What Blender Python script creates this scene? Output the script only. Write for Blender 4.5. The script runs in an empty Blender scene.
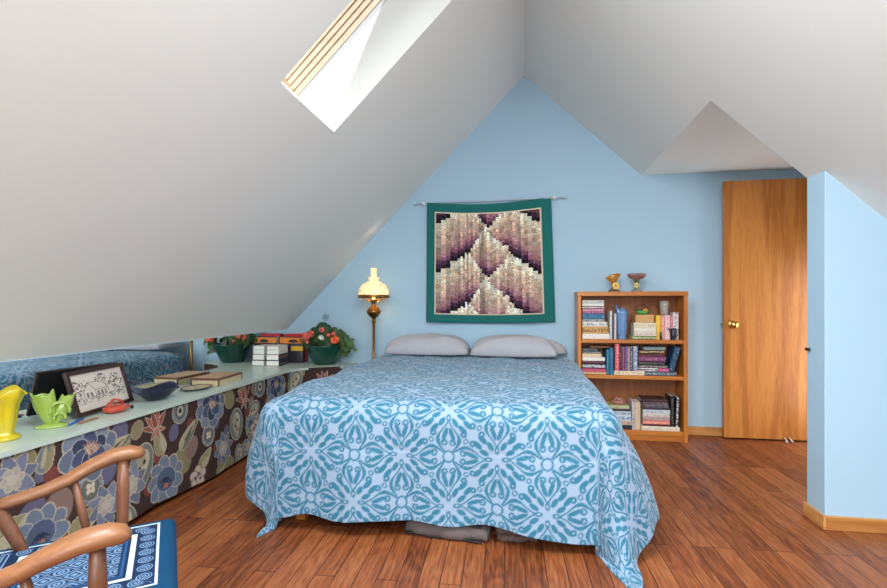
import bpy, bmesh, math, random
import numpy as np
from mathutils import Vector, Matrix
random.seed(7)
PI = math.pi
scn = bpy.context.scene
col = scn.collection

# ------------------------------------------------------------------ helpers
def lin(c):
    def f(v):
        v /= 255.0
        return v / 12.92 if v <= .04045 else ((v + .055) / 1.055) ** 2.4
    return (f(c[0]), f(c[1]), f(c[2]), 1.0)

def lin_np(c):
    return np.array(lin(c)[:3])

class MB:
    """collects geometry for one mesh"""
    def __init__(self):
        self.v = []; self.f = []; self.fm = []; self.mi = 0
    def add(self, vs, fs, M=None):
        o = len(self.v)
        if M is not None: vs = [tuple(M @ Vector(p)) for p in vs]
        self.v += [tuple(p) for p in vs]
        self.f += [tuple(i + o for i in q) for q in fs]
        self.fm += [self.mi] * len(fs)
        return self
    def box(self, a, b, M=None):
        x0, y0, z0 = a; x1, y1, z1 = b
        vs = [(x0,y0,z0),(x1,y0,z0),(x1,y1,z0),(x0,y1,z0),(x0,y0,z1),(x1,y0,z1),(x1,y1,z1),(x0,y1,z1)]
        return self.add(vs, [(3,2,1,0),(4,5,6,7),(0,1,5,4),(1,2,6,5),(2,3,7,6),(3,0,4,7)], M)
    def prism(self, poly, axis, a, b, M=None):
        """polygon (2D) extruded along axis from a to b; axis 'x': (y,z), 'y': (x,z), 'z': (x,y)"""
        def p3(p, t):
            return {'x': (t, p[0], p[1]), 'y': (p[0], t, p[1]), 'z': (p[0], p[1], t)}[axis]
        n = len(poly)
        vs = [p3(p, a) for p in poly] + [p3(p, b) for p in poly]
        fs = [tuple(range(n)), tuple(range(2*n-1, n-1, -1))]
        fs += [(i, i+n, (i+1) % n + n, (i+1) % n) for i in range(n)]
        return self.add(vs, fs, M)
    def lathe(self, prof, c=(0,0,0), seg=24, M=None, mod=None, caps=True):
        vs = []; fs = []
        n = len(prof)
        for j, (r, z) in enumerate(prof):
            for i in range(seg):
                t = 2*PI*i/seg
                if mod: x, y, zz = mod(j, t, r, z)
                else: x, y, zz = r*math.cos(t), r*math.sin(t), z
                vs.append((c[0]+x, c[1]+y, c[2]+zz))
        for j in range(n-1):
            for i in range(seg):
                k = (i+1) % seg
                fs.append((j*seg+i, j*seg+k, (j+1)*seg+k, (j+1)*seg+i))
        if caps:
            fs.append(tuple(range(seg-1, -1, -1))); fs.append(tuple((n-1)*seg+i for i in range(seg)))
        return self.add(vs, fs, M)
    def tube(self, pts, rad, seg=8, M=None, flat=None, up=(0,0,1)):
        """tube along pts; rad number or list; flat=(a,b) scales the section"""
        pts = [Vector(p) for p in pts]; n = len(pts)
        if not isinstance(rad, (list, tuple)): rad = [rad]*n
        vs = []; fs = []
        for i, p in enumerate(pts):
            t = (pts[min(i+1, n-1)] - pts[max(i-1, 0)]).normalized()
            u = Vector(up)
            if abs(t.dot(u)) > .95: u = Vector((1,0,0))
            s = t.cross(u).normalized(); w = s.cross(t)
            fa, fb = flat if flat else (1, 1)
            for k in range(seg):
                a = 2*PI*k/seg
                vs.append(tuple(p + s*math.cos(a)*rad[i]*fa + w*math.sin(a)*rad[i]*fb))
        for i in range(n-1):
            for k in range(seg):
                m = (k+1) % seg
                fs.append((i*seg+k, i*seg+m, (i+1)*seg+m, (i+1)*seg+k))
        fs.append(tuple(range(seg-1, -1, -1))); fs.append(tuple((n-1)*seg+i for i in range(seg)))
        return self.add(vs, fs, M)
    def ball(self, c, r, seg=16, rings=10, M=None):
        if not isinstance(r, (list, tuple)): r = (r, r, r)
        vs = [(c[0], c[1], c[2]-r[2])]; fs = []
        for j in range(1, rings):
            a = -PI/2 + PI*j/rings
            for i in range(seg):
                t = 2*PI*i/seg
                vs.append((c[0]+r[0]*math.cos(a)*math.cos(t), c[1]+r[1]*math.cos(a)*math.sin(t), c[2]+r[2]*math.sin(a)))
        vs.append((c[0], c[1], c[2]+r[2]))
        for i in range(seg): fs.append((0, 1+(i+1) % seg, 1+i))
        for j in range(rings-2):
            for i in range(seg):
                k = (i+1) % seg
                fs.append((1+j*seg+i, 1+j*seg+k, 1+(j+1)*seg+k, 1+(j+1)*seg+i))
        L = len(vs)-1; b = 1+(rings-2)*seg
        for i in range(seg): fs.append((b+i, b+(i+1) % seg, L))
        return self.add(vs, fs, M)
    def build(self, name, mat, parent=None, loc=None, smooth=False, bevel=0, local=False, solid=0, subd=0):
        me = bpy.data.meshes.new(name)
        off = Vector((0,0,0))
        if parent is not None and not local:
            p = parent
            while p: off = off + p.location; p = p.parent
        elif loc is not None and not local: off = Vector(loc)
        me.from_pydata([tuple(Vector(p)-off) for p in self.v], [], self.f)
        mats = mat if isinstance(mat, (list, tuple)) else [mat]
        for m in mats: me.materials.append(m)
        if len(mats) > 1:
            for p, i in zip(me.polygons, self.fm): p.material_index = i
        bm = bmesh.new(); bm.from_mesh(me)
        bmesh.ops.recalc_face_normals(bm, faces=bm.faces); bm.to_mesh(me); bm.free()
        o = bpy.data.objects.new(name, me); col.objects.link(o)
        if parent is not None: o.parent = parent
        elif loc is not None: o.location = loc
        if smooth:
            for p in me.polygons: p.use_smooth = True
        if bevel:
            b = o.modifiers.new('bevel', 'BEVEL'); b.width = bevel; b.segments = 2; b.limit_method = 'ANGLE'; b.angle_limit = math.radians(40)
        if solid:
            s = o.modifiers.new('solid', 'SOLIDIFY'); s.thickness = solid; s.offset = -1
        if subd:
            s = o.modifiers.new('sub', 'SUBSURF'); s.levels = subd; s.render_levels = subd
        return o

def grid_mesh(name, P, mat, parent=None, loc=None, C=None, smooth=True, solid=0):
    """P: (n,m,3) array of points; C: (n,m,3) linear colours per vertex"""
    n, m = P.shape[:2]
    off = np.zeros(3)
    if parent is not None: off = np.array(parent.location)
    elif loc is not None: off = np.array(loc)
    idx = np.arange(n*m).reshape(n, m)
    F = np.stack([idx[:-1,:-1], idx[1:,:-1], idx[1:,1:], idx[:-1,1:]], -1).reshape(-1, 4)
    me = bpy.data.meshes.new(name)
    me.vertices.add(n*m); me.vertices.foreach_set('co', (P.reshape(-1,3)-off).astype(np.float32).ravel())
    me.loops.add(F.size); me.loops.foreach_set('vertex_index', F.astype(np.int32).ravel())
    me.polygons.add(len(F)); me.polygons.foreach_set('loop_start', np.arange(0, F.size, 4, dtype=np.int32))
    me.polygons.foreach_set('loop_total', np.full(len(F), 4, dtype=np.int32))
    me.polygons.foreach_set('use_smooth', np.full(len(F), smooth, dtype=bool))
    me.update(calc_edges=True); me.validate()
    if C is not None:
        a = me.color_attributes.new('pattern', 'FLOAT_COLOR', 'POINT')
        rgba = np.ones((n*m, 4), dtype=np.float32); rgba[:, :3] = C.reshape(-1, 3)
        a.data.foreach_set('color', rgba.ravel())
    me.materials.append(mat)
    o = bpy.data.objects.new(name, me); col.objects.link(o)
    if parent is not None: o.parent = parent
    elif loc is not None: o.location = loc
    if solid:
        s = o.modifiers.new('solid', 'SOLIDIFY'); s.thickness = solid; s.offset = -1
    return o

def thing(name, label, cat, loc, group=None, rz=0):
    o = bpy.data.objects.new(name, None); o.empty_display_size = .05
    col.objects.link(o); o.location = loc; o.rotation_euler = (0, 0, rz)
    return tag(o, label, cat, group)
def tag(o, label, cat, group=None):
    o['label'] = label; o['category'] = cat
    if group: o['group'] = group
    return o
def struct(o):
    o['kind'] = 'structure'; return o

# ------------------------------------------------------------------ materials
def new_mat(name):
    m = bpy.data.materials.new(name); m.use_nodes = True
    nt = m.node_tree; b = nt.nodes['Principled BSDF']
    return m, nt, b
def N(nt, t, **kw):
    n = nt.nodes.new(t)
    for k, v in kw.items():
        if k.startswith('i_'):
            n.inputs[int(k[2:]) if k[2:].isdigit() else k[2:].replace('_', ' ')].default_value = v
        else: setattr(n, k, v)
    return n
def L(nt, a, b): nt.links.new(a, b)

def plain(name, rgb, rough=.5, metal=0, var=.06, scale=30, bump=0, bscale=200, coat=0, emit=0, trans=0, spec=None, ior=None):
    m, nt, b = new_mat(name)
    tc = N(nt, 'ShaderNodeTexCoord')
    nz = N(nt, 'ShaderNodeTexNoise', i_Scale=scale, i_Detail=3.0)
    L(nt, tc.outputs['Object'], nz.inputs['Vector'])
    mx = N(nt, 'ShaderNodeMix', data_type='RGBA')
    c = lin(rgb)
    mx.inputs['A'].default_value = tuple(v*(1-var) for v in c[:3])+(1,)
    mx.inputs['B'].default_value = tuple(min(1, v*(1+var)) for v in c[:3])+(1,)
    L(nt, nz.outputs['Fac'], mx.inputs['Factor']); L(nt, mx.outputs['Result'], b.inputs['Base Color'])
    b.inputs['Roughness'].default_value = rough; b.inputs['Metallic'].default_value = metal
    if coat: b.inputs['Coat Weight'].default_value = coat
    if spec is not None: b.inputs['Specular IOR Level'].default_value = spec
    if trans: b.inputs['Transmission Weight'].default_value = trans
    if ior: b.inputs['IOR'].default_value = ior
    if emit:
        L(nt, mx.outputs['Result'], b.inputs['Emission Color']); b.inputs['Emission Strength'].default_value = emit
    if bump:
        n2 = N(nt, 'ShaderNodeTexNoise', i_Scale=bscale, i_Detail=2.0)
        L(nt, tc.outputs['Object'], n2.inputs['Vector'])
        bp = N(nt, 'ShaderNodeBump', i_Strength=bump, i_Distance=.002)
        L(nt, n2.outputs['Fac'], bp.inputs['Height']); L(nt, bp.outputs['Normal'], b.inputs['Normal'])
    return m

def wood(name, dark, light, axis='z', fine=45, rough=.4, cath=.5, wscale=3.0, coat=0):
    """procedural grain running along one axis of the object"""
    m, nt, b = new_mat(name)
    tc = N(nt, 'ShaderNodeTexCoord')
    mp = N(nt, 'ShaderNodeMapping')
    sc = {'x': (.06, 1, 1), 'y': (1, .06, 1), 'z': (1, 1, .06)}[axis]
    mp.inputs['Scale'].default_value = sc
    L(nt, tc.outputs['Object'], mp.inputs['Vector'])
    n1 = N(nt, 'ShaderNodeTexNoise', i_Scale=fine*2.5, i_Detail=4.0, i_Roughness=.6); L(nt, mp.outputs[0], n1.inputs['Vector'])
    n2 = N(nt, 'ShaderNodeTexNoise', i_Scale=wscale, i_Detail=2.0); L(nt, mp.outputs[0], n2.inputs['Vector'])
    ml = N(nt, 'ShaderNodeMath', operation='MULTIPLY', i_1=34.0); L(nt, n2.outputs['Fac'], ml.inputs[0])
    sn = N(nt, 'ShaderNodeMath', operation='SINE'); L(nt, ml.outputs[0], sn.inputs[0])
    s2 = N(nt, 'ShaderNodeMath', operation='MULTIPLY_ADD', i_1=.5*cath, i_2=.0); L(nt, sn.outputs[0], s2.inputs[0])
    ad = N(nt, 'ShaderNodeMath', operation='ADD'); L(nt, n1.outputs['Fac'], ad.inputs[0]); L(nt, s2.outputs[0], ad.inputs[1])
    cr = N(nt, 'ShaderNodeValToRGB')
    cr.color_ramp.elements[0].position = .15; cr.color_ramp.elements[0].color = lin(dark)
    cr.color_ramp.elements[1].position = .75; cr.color_ramp.elements[1].color = lin(light)
    L(nt, ad.outputs[0], cr.inputs['Fac']); L(nt, cr.outputs['Color'], b.inputs['Base Color'])
    b.inputs['Roughness'].default_value = rough
    if coat: b.inputs['Coat Weight'].default_value = coat
    return m

def attr_mat(name, rough=.85, weave=.25, wscale=500, print_=0, sheen=0, spec=.2):
    """cloth whose woven or printed pattern is the mesh's 'pattern' colours"""
    m, nt, b = new_mat(name)
    at = N(nt, 'ShaderNodeAttribute', attribute_name='pattern')
    tc = N(nt, 'ShaderNodeTexCoord')
    nz = N(nt, 'ShaderNodeTexNoise', i_Scale=wscale, i_Detail=2.0); L(nt, tc.outputs['Object'], nz.inputs['Vector'])
    src = at.outputs['Color']
    if print_:
        n3 = N(nt, 'ShaderNodeTexNoise', i_Scale=print_, i_Detail=3.0); L(nt, tc.outputs['Object'], n3.inputs['Vector'])
        mr = N(nt, 'ShaderNodeMapRange', i_1=.35, i_2=.65, i_3=.5, i_4=1.45); L(nt, n3.outputs['Fac'], mr.inputs[0])
        hv = N(nt, 'ShaderNodeMix', data_type='RGBA', blend_type='MULTIPLY'); hv.inputs['Factor'].default_value = 1
        L(nt, src, hv.inputs['A']); L(nt, mr.outputs[0], hv.inputs['B'])
        n4 = N(nt, 'ShaderNodeTexNoise', i_Scale=print_*.8, i_Detail=2.0); L(nt, tc.outputs['Object'], n4.inputs['Vector'])
        h2 = N(nt, 'ShaderNodeMix', data_type='RGBA', blend_type='OVERLAY'); h2.inputs['Factor'].default_value = .3
        L(nt, hv.outputs['Result'], h2.inputs['A']); L(nt, n4.outputs['Color'], h2.inputs['B'])
        src = h2.outputs['Result']
    mr2 = N(nt, 'ShaderNodeMapRange', i_1=.3, i_2=.7, i_3=1-weave, i_4=1+weave*.5); L(nt, nz.outputs['Fac'], mr2.inputs[0])
    mm = N(nt, 'ShaderNodeMix', data_type='RGBA', blend_type='MULTIPLY'); mm.inputs['Factor'].default_value = 1
    L(nt, src, mm.inputs['A']); L(nt, mr2.outputs[0], mm.inputs['B'])
    L(nt, mm.outputs['Result'], b.inputs['Base Color'])
    b.inputs['Roughness'].default_value = rough; b.inputs['Specular IOR Level'].default_value = spec
    if sheen: b.inputs['Sheen Weight'].default_value = sheen
    bp = N(nt, 'ShaderNodeBump', i_Strength=.15, i_Distance=.002)
    L(nt, nz.outputs['Fac'], bp.inputs['Height']); L(nt, bp.outputs['Normal'], b.inputs['Normal'])
    return m

def spine_mat(name, base, mark, upright, seed, density=.5):
    """book cloth or paper cover with a broken band of lettering-like marks along the spine"""
    m, nt, b = new_mat(name)
    tc = N(nt, 'ShaderNodeTexCoord'); sp = N(nt, 'ShaderNodeSeparateXYZ'); L(nt, tc.outputs['Generated'], sp.inputs[0])
    ln, tk = (sp.outputs[2], sp.outputs[0]) if upright else (sp.outputs[0], sp.outputs[2])
    cb = N(nt, 'ShaderNodeCombineXYZ')
    a1 = N(nt, 'ShaderNodeMath', operation='MULTIPLY', i_1=14.0); L(nt, ln, a1.inputs[0]); L(nt, a1.outputs[0], cb.inputs[0])
    a2 = N(nt, 'ShaderNodeMath', operation='MULTIPLY', i_1=1.2); L(nt, tk, a2.inputs[0]); L(nt, a2.outputs[0], cb.inputs[1])
    cb.inputs[2].default_value = seed*3.7
    nz = N(nt, 'ShaderNodeTexNoise', i_Scale=1.6, i_Detail=3.0, i_Roughness=.7); L(nt, cb.outputs[0], nz.inputs['Vector'])
    th = N(nt, 'ShaderNodeMapRange', i_1=.62-.2*density, i_2=.68-.2*density); L(nt, nz.outputs['Fac'], th.inputs[0])
    d = N(nt, 'ShaderNodeMath', operation='SUBTRACT', i_1=.5); L(nt, tk, d.inputs[0])
    ab = N(nt, 'ShaderNodeMath', operation='ABSOLUTE'); L(nt, d.outputs[0], ab.inputs[0])
    lt = N(nt, 'ShaderNodeMath', operation='LESS_THAN', i_1=.26); L(nt, ab.outputs[0], lt.inputs[0])
    fa = N(nt, 'ShaderNodeMath', operation='MULTIPLY'); L(nt, th.outputs[0], fa.inputs[0]); L(nt, lt.outputs[0], fa.inputs[1])
    mx = N(nt, 'ShaderNodeMix', data_type='RGBA'); mx.inputs['A'].default_value = lin(base); mx.inputs['B'].default_value = lin(mark)
    L(nt, fa.outputs[0], mx.inputs['Factor']); L(nt, mx.outputs['Result'], b.inputs['Base Color'])
    b.inputs['Roughness'].default_value = .45
    return m

def floor_mat():
    m, nt, b = new_mat('oak_floor')
    tc = N(nt, 'ShaderNodeTexCoord'); sp = N(nt, 'ShaderNodeSeparateXYZ'); L(nt, tc.outputs['Object'], sp.inputs[0])
    cb = N(nt, 'ShaderNodeCombineXYZ'); L(nt, sp.outputs[1], cb.inputs[0]); L(nt, sp.outputs[0], cb.inputs[1])
    mp = N(nt, 'ShaderNodeMapping'); mp.inputs['Rotation'].default_value = (0, 0, math.radians(2.2)); L(nt, cb.outputs[0], mp.inputs['Vector'])
    br = N(nt, 'ShaderNodeTexBrick', offset=.37, offset_frequency=3, squash=1.0)
    L(nt, mp.outputs[0], br.inputs['Vector'])
    br.inputs['Color1'].default_value = (0,0,0,1); br.inputs['Color2'].default_value = (1,1,1,1); br.inputs['Mortar'].default_value = (.5,.5,.5,1)
    br.inputs['Scale'].default_value = 1; br.inputs['Mortar Size'].default_value = .002; br.inputs['Mortar Smooth'].default_value = .3
    br.inputs['Brick Width'].default_value = 1.15; br.inputs['Row Height'].default_value = .083; br.inputs['Bias'].default_value = 0
    # grain: coordinates shifted per board by its random value
    rv = N(nt, 'ShaderNodeSeparateColor'); L(nt, br.outputs['Color'], rv.inputs[0])
    sh = N(nt, 'ShaderNodeVectorMath', operation='SCALE'); sh.inputs[0].default_value = (7.3, 3.1, 11.0); L(nt, rv.outputs[0], sh.inputs['Scale'])
    av = N(nt, 'ShaderNodeVectorMath', operation='ADD'); L(nt, mp.outputs[0], av.inputs[0]); L(nt, sh.outputs[0], av.inputs[1])
    m2 = N(nt, 'ShaderNodeMapping'); m2.inputs['Scale'].default_value = (.05, 1, 1); L(nt, av.outputs[0], m2.inputs['Vector'])
    n1 = N(nt, 'ShaderNodeTexNoise', i_Scale=120.0, i_Detail=3.0, i_Roughness=.6); L(nt, m2.outputs[0], n1.inputs['Vector'])
    m3 = N(nt, 'ShaderNodeMapping'); m3.inputs['Scale'].default_value = (.22, 1, 1); L(nt, av.outputs[0], m3.inputs['Vector'])
    n2 = N(nt, 'ShaderNodeTexNoise', i_Scale=7.0, i_Detail=2.5, i_Roughness=.55); L(nt, m3.outputs[0], n2.inputs['Vector'])
    ml = N(nt, 'ShaderNodeMath', operation='MULTIPLY', i_1=62.0); L(nt, n2.outputs['Fac'], ml.inputs[0])
    sn = N(nt, 'ShaderNodeMath', operation='SINE'); L(nt, ml.outputs[0], sn.inputs[0])
    s1 = N(nt, 'ShaderNodeMath', operation='MULTIPLY_ADD', i_1=.07, i_2=.0); L(nt, sn.outputs[0], s1.inputs[0])
    g = N(nt, 'ShaderNodeMath', operation='ADD'); L(nt, n1.outputs['Fac'], g.inputs[0]); L(nt, s1.outputs[0], g.inputs[1])
    pv = N(nt, 'ShaderNodeMath', operation='MULTIPLY_ADD', i_1=.34, i_2=-.17); L(nt, rv.outputs[0], pv.inputs[0])
    g2 = N(nt, 'ShaderNodeMath', operation='ADD'); L(nt, g.outputs[0], g2.inputs[0]); L(nt, pv.outputs[0], g2.inputs[1])
    cr = N(nt, 'ShaderNodeValToRGB'); e = cr.color_ramp.elements
    e[0].position = .18; e[0].color = lin(FLOOR[0]); e[1].position = .85; e[1].color = lin(FLOOR[2])
    k = cr.color_ramp.elements.new(.48); k.color = lin(FLOOR[1])
    L(nt, g2.outputs[0], cr.inputs['Fac'])
    mx = N(nt, 'ShaderNodeMix', data_type='RGBA'); L(nt, br.outputs['Fac'], mx.inputs['Factor'])
    L(nt, cr.outputs['Color'], mx.inputs['A']); mx.inputs['B'].default_value = lin((48, 24, 14))
    L(nt, mx.outputs['Result'], b.inputs['Base Color'])
    b.inputs['Roughness'].default_value = .42
    b.inputs['Specular IOR Level'].default_value = .3
    bp = N(nt, 'ShaderNodeBump', i_Strength=.25, i_Distance=.002); L(nt, n1.outputs['Fac'], bp.inputs['Height']); L(nt, bp.outputs['Normal'], b.inputs['Normal'])
    return m

FLOOR = ((88, 45, 24), (136, 76, 42), (166, 103, 62))
M = {}
M['floor'] = floor_mat()
M['blue_wall'] = plain('blue_wall_paint', (170, 202, 222), .8, var=.015, scale=3, bump=.06, bscale=250)
M['ceiling'] = plain('ceiling_paint', (226, 230, 227), .9, var=.012, scale=2, bump=.06, bscale=250)
M['white_paint'] = plain('white_paint', (232, 231, 228), .7, var=.01)
M['oak'] = wood('oak_trim', (168, 106, 50), (206, 148, 84), 'x')
M['oak_y'] = wood('oak_trim_long', (168, 106, 50), (206, 148, 84), 'y')
M['door'] = wood('oak_door_veneer', (166, 98, 38), (204, 134, 64), 'z', fine=60, rough=.38, cath=.42, wscale=5)
M['case'] = wood('honey_oak', (170, 96, 34), (206, 130, 56), 'z', fine=50, rough=.35, cath=.35, wscale=5)
M['case_x'] = wood('honey_oak_shelf', (174, 98, 36), (208, 132, 58), 'x', fine=50, rough=.35, cath=.35, wscale=5)
M['case_back'] = wood('oak_back_board', (134, 76, 34), (160, 96, 48), 'z', fine=40, rough=.5, cath=.4, wscale=5)
M['pine'] = wood('pine_sash', (214, 186, 160), (234, 214, 192), 'x', fine=35, rough=.5, cath=.3)
M['chair'] = wood('chair_maple', (104, 66, 40), (144, 97, 62), 'x', fine=40, rough=.42, cath=.25, coat=.1)
M['chair_z'] = wood('chair_maple_turned', (92, 55, 36), (126, 80, 54), 'z', fine=40, rough=.42, cath=.25, coat=.1)
M['counter'] = plain('pale_green_laminate', (190, 206, 196), .3, var=.02, scale=8)
M['counter_end'] = plain('cream_laminate', (206, 206, 198), .4, var=.02)
M['brass'] = plain('aged_brass', (150, 112, 60), .3, 1, var=.15)
M['gold'] = plain('polished_brass', (226, 186, 110), .15, 1, var=.05)
M['sheet'] = plain('grey_sheet', (166, 168, 174), .9, var=.04, bump=.2, bscale=60)
M['pillow'] = plain('grey_pillowcase', (176, 176, 182), .9, var=.04, bump=.25, bscale=45)
M['frame_brown'] = plain('dark_brown_frame', (52, 32, 30), .4, var=.1)
M['black'] = plain('black_board', (16, 16, 18), .6, var=.1)
M['pot'] = plain('dark_green_glaze', (22, 70, 58), .25, var=.12, coat=.4)
M['leaf'] = plain('begonia_leaf', (56, 92, 42), .5, var=.45, scale=25)
M['leaf_dark'] = plain('begonia_leaf_dark', (38, 66, 44), .5, var=.4, scale=25)
M['orange_flower'] = plain('orange_petal', (250, 98, 50), .6, var=.15)
M['coral_flower'] = plain('coral_petal', (226, 104, 88), .6, var=.15)
M['white_flower'] = plain('white_petal', (236, 236, 224), .6, var=.05)
M['soil'] = plain('potting_soil', (58, 42, 32), .95, var=.3, scale=80)
M['yellow_glaze'] = plain('yellow_glaze', (206, 184, 36), .2, var=.06, coat=.5)
M['lime_glaze'] = plain('lime_glaze', (150, 176, 76), .2, var=.06, coat=.5)
M['blue_glass'] = plain('dark_blue_glass', (14, 20, 52), .08, var=.5, scale=14)
M['red_glass'] = plain('red_glaze', (186, 70, 46), .2, var=.25, scale=50, coat=.5)
M['page'] = plain('book_pages', (226, 218, 198), .85, var=.05, scale=90)
M['white_page'] = plain('white_book_pages', (236, 234, 226), .85, var=.03, scale=90)
M['chrome'] = plain('steel', (190, 190, 188), .25, 1)
M['dark_grey'] = plain('dark_metal', (60, 62, 70), .3, .7, var=.3)

def mirror_mat():
    m, nt, b = new_mat('mirror_glass')
    b.inputs['Metallic'].default_value = 1; b.inputs['Roughness'].default_value = .015
    tc = N(nt, 'ShaderNodeTexCoord'); nz = N(nt, 'ShaderNodeTexNoise', i_Scale=4.0); L(nt, tc.outputs['Object'], nz.inputs['Vector'])
    cr = N(nt, 'ShaderNodeValToRGB'); cr.color_ramp.elements[0].color = (.90, .94, .94, 1); cr.color_ramp.elements[1].color = (.93, .96, .96, 1)
    L(nt, nz.outputs['Fac'], cr.inputs['Fac']); L(nt, cr.outputs['Color'], b.inputs['Base Color'])
    return m
M['mirror'] = mirror_mat()

# ------------------------------------------------------------------ the setting
YW = 4.291; YR = -4.6
ux, uz = .7035, .7107            # up the left slope
nx, nz_ = -.7107, .7035          # out of the left slope
def SL(s, n=0): return (-2.176 + ux*s + nx*n, .831 + uz*s + nz_*n)
def zr(x): return 3.029 - .93*x
TH = .27
S0, S1, K0, K1 = 1.65, 2.74, 1.935, 2.535

struct(MB().box((-2.3, YR-.1, -.12), (2.6, 4.45, 0)).build('floor', M['floor']))
b = MB()
rid = [SL(0), (0, 3.029), (0, 3.029+TH/.7035), SL(-.1, TH)]
b.prism(rid, 'y', YR-.1, K0); b.prism(rid, 'y', K1, 4.45)
b.prism([SL(0), SL(S0), SL(S0, TH), SL(-.1, TH)], 'y', K0, K1)
b.prism([SL(S1), (0, 3.029), (0, 3.029+TH/.7035), SL(S1, TH)], 'y', K0, K1)
struct(b.build('ceiling_left', M['ceiling']))
xa = (3.029-2.135)/.93
b = MB()
b.prism([(0, 3.029), (2.3, zr(2.3)), (2.4, zr(2.4)+.3), (0, 3.4)], 'y', YR-.1, 2.60)
b.prism([(0, 3.029), (2.5, zr(2.5)), (2.5, 3.3), (0, 3.4)], 'y', 2.60, 2.76)
b.prism([(0, 3.029), (xa, 2.135), (xa+.3, 2.2), (0, 3.4)], 'y', 2.76, 4.45)
struct(b.build('ceiling_right', M['ceiling']))
struct(MB().box((xa-.0, 2.76, 2.135), (2.5, 4.45, 2.25)).build('ceiling_alcove', M['ceiling']))
struct(MB().prism([(-2.4, 0), (2.5, 0), (2.5, 2.3), (1.1, 2.3), (0, 3.3), (-2.4, .9)], 'y', YW, YW+.12).build('wall_back', M['blue_wall']))
struct(MB().box((-2.3, YR, 0), (-2.176, YW+.1, .84)).build('wall_left', M['blue_wall']))
struct(MB().prism([(1.418, 0), (2.5, 0), (2.5, zr(2.5)+.02), (1.418, zr(1.418)+.02)], 'y', 2.612, 2.765).build('wall_right', M['blue_wall'], bevel=.004))
struct(MB().box((2.3, YR, 0), (2.42, 2.62, 1.0)).build('wall_right_knee', M['blue_wall']))
struct(MB().box((2.36, 2.76, 0), (2.48, 3.40, 2.2)).box((2.36, 4.20, 0), (2.48, YW+.1, 2.2)).box((2.36, 3.40, 2.05), (2.48, 4.20, 2.2)).build('wall_alcove', M['blue_wall']))
# rear gable, set far back, with an unseen window added to let in light
b = MB()
WX0, WX1, WZ0, WZ1 = -1.15, 1.15, .75, 2.05
b.box((-2.4, YR-.12, 0), (WX0, YR, 1.9)); b.box((WX1, YR-.12, 0), (2.5, YR, 1.9))
b.box((WX0, YR-.12, 0), (WX1, YR, WZ0)); b.prism([(WX0, WZ1), (WX1, WZ1), (WX1, 1.98), (0, 3.2), (WX0, 1.9)], 'y', YR-.12, YR)
struct(b.build('wall_rear', M['blue_wall']))
w = struct(MB().box((WX0-.06, YR, WZ0-.06), (WX1+.06, YR+.02, WZ0)).box((WX0-.06, YR, WZ1), (WX1+.06, YR+.02, WZ1+.06)).box((WX0-.06, YR, WZ0), (WX0, YR+.02, WZ1)).box((WX1, YR, WZ0), (WX1+.06, YR+.02, WZ1)).box((-.02, YR-.06, WZ0), (.02, YR-.02, WZ1)).build('added_rear_window', M['oak']))
# skylight sash: pine stiles stepped back from the shaft, then the pane
def glass_mat():
    m = bpy.data.materials.new('window_glass'); m.use_nodes = True; nt = m.node_tree; nt.nodes.clear()
    o = N(nt, 'ShaderNodeOutputMaterial'); t = N(nt, 'ShaderNodeBsdfTransparent'); g = N(nt, 'ShaderNodeBsdfGlossy'); g.inputs['Roughness'].default_value = .02
    x = N(nt, 'ShaderNodeMixShader'); x.inputs[0].default_value = .06; t.inputs[0].default_value = (.97, .985, .98, 1)
    L(nt, t.outputs[0], x.inputs[1]); L(nt, g.outputs[0], x.inputs[2]); L(nt, x.outputs[0], o.inputs[0]); return m
M['glass'] = glass_mat()
b = MB()
def slab(s0, s1, n0, n1, y0, y1): b.prism([SL(s0, n0), SL(s1, n0), SL(s1, n1), SL(s0, n1)], 'y', y0, y1)
for n0, n1, d in ((.298, .328, .004), (.332, .358, .012), (.362, .388, .02), (.392, .43, .028)):
    slab(S0-.06, S1+.06, n0, n1, K1-d, K1+.06); slab(S0-.06, S1+.06, n0, n1, K0-.06, K0+d)
    slab(S0-.06, S0+d, n0, n1, K0, K1); slab(S1-d, S1+.06, n0, n1, K0, K1)
w = struct(b.build('window_1', M['pine']))
b = MB(); slab(S0-.06, S1+.06, .27, .298, K1+.001, K1+.06); slab(S0-.06, S1+.06, .27, .298, K0-.06, K0-.001)
slab(S0-.06, S0-.001, .27, .298, K0, K1); slab(S1+.001, S1+.06, .27, .298, K0, K1)
b.build('sash_seal', plain('grey_seal', (196, 200, 204), .6), w)
b = MB(); slab(S0-.02, S1+.02, .405, .412, K0-.02, K1+.02); b.build('glass_pane', M['glass'], w)
# baseboards
struct(MB().box((1.0, YW-.014, 0), (2.36, YW, .07)).build('baseboard_back', M['oak'], bevel=.003))
struct(MB().box((-1.45, YW-.014, 0), (.4, YW, .07)).build('baseboard_bed', M['oak'], bevel=.003))
struct(MB().box((1.4183, 2.598, 0), (2.3, 2.612, .066)).build('baseboard_right', M['oak'], bevel=.003))
struct(MB().box((1.404, 2.598, 0), (1.418, 2.775, .066)).build('baseboard_corner', M['oak_y'], bevel=.003))
b = MB(); b.box((3.5, 2.6, -.12), (3.6, 4.6, 2.3)); b.box((2.48, 2.6, -.12), (3.5, 2.7, 2.3)); b.box((2.48, 4.4, -.12), (3.5, 4.5, 2.3)); b.box((2.48, 2.7, 2.2), (3.5, 4.4, 2.3)); struct(b.build('wall_hall', M['white_paint']))  # closed hall shell, unseen, added to keep the sun out of the doorway
struct(MB().box((2.6, 2.6, -.12), (3.5, 4.5, 0)).build('floor_hall', M['floor']))
struct(MB().box((2.346, 2.775, 0), (2.36, 3.395, .07)).build('baseboard_alcove', M['oak_y']))

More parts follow.
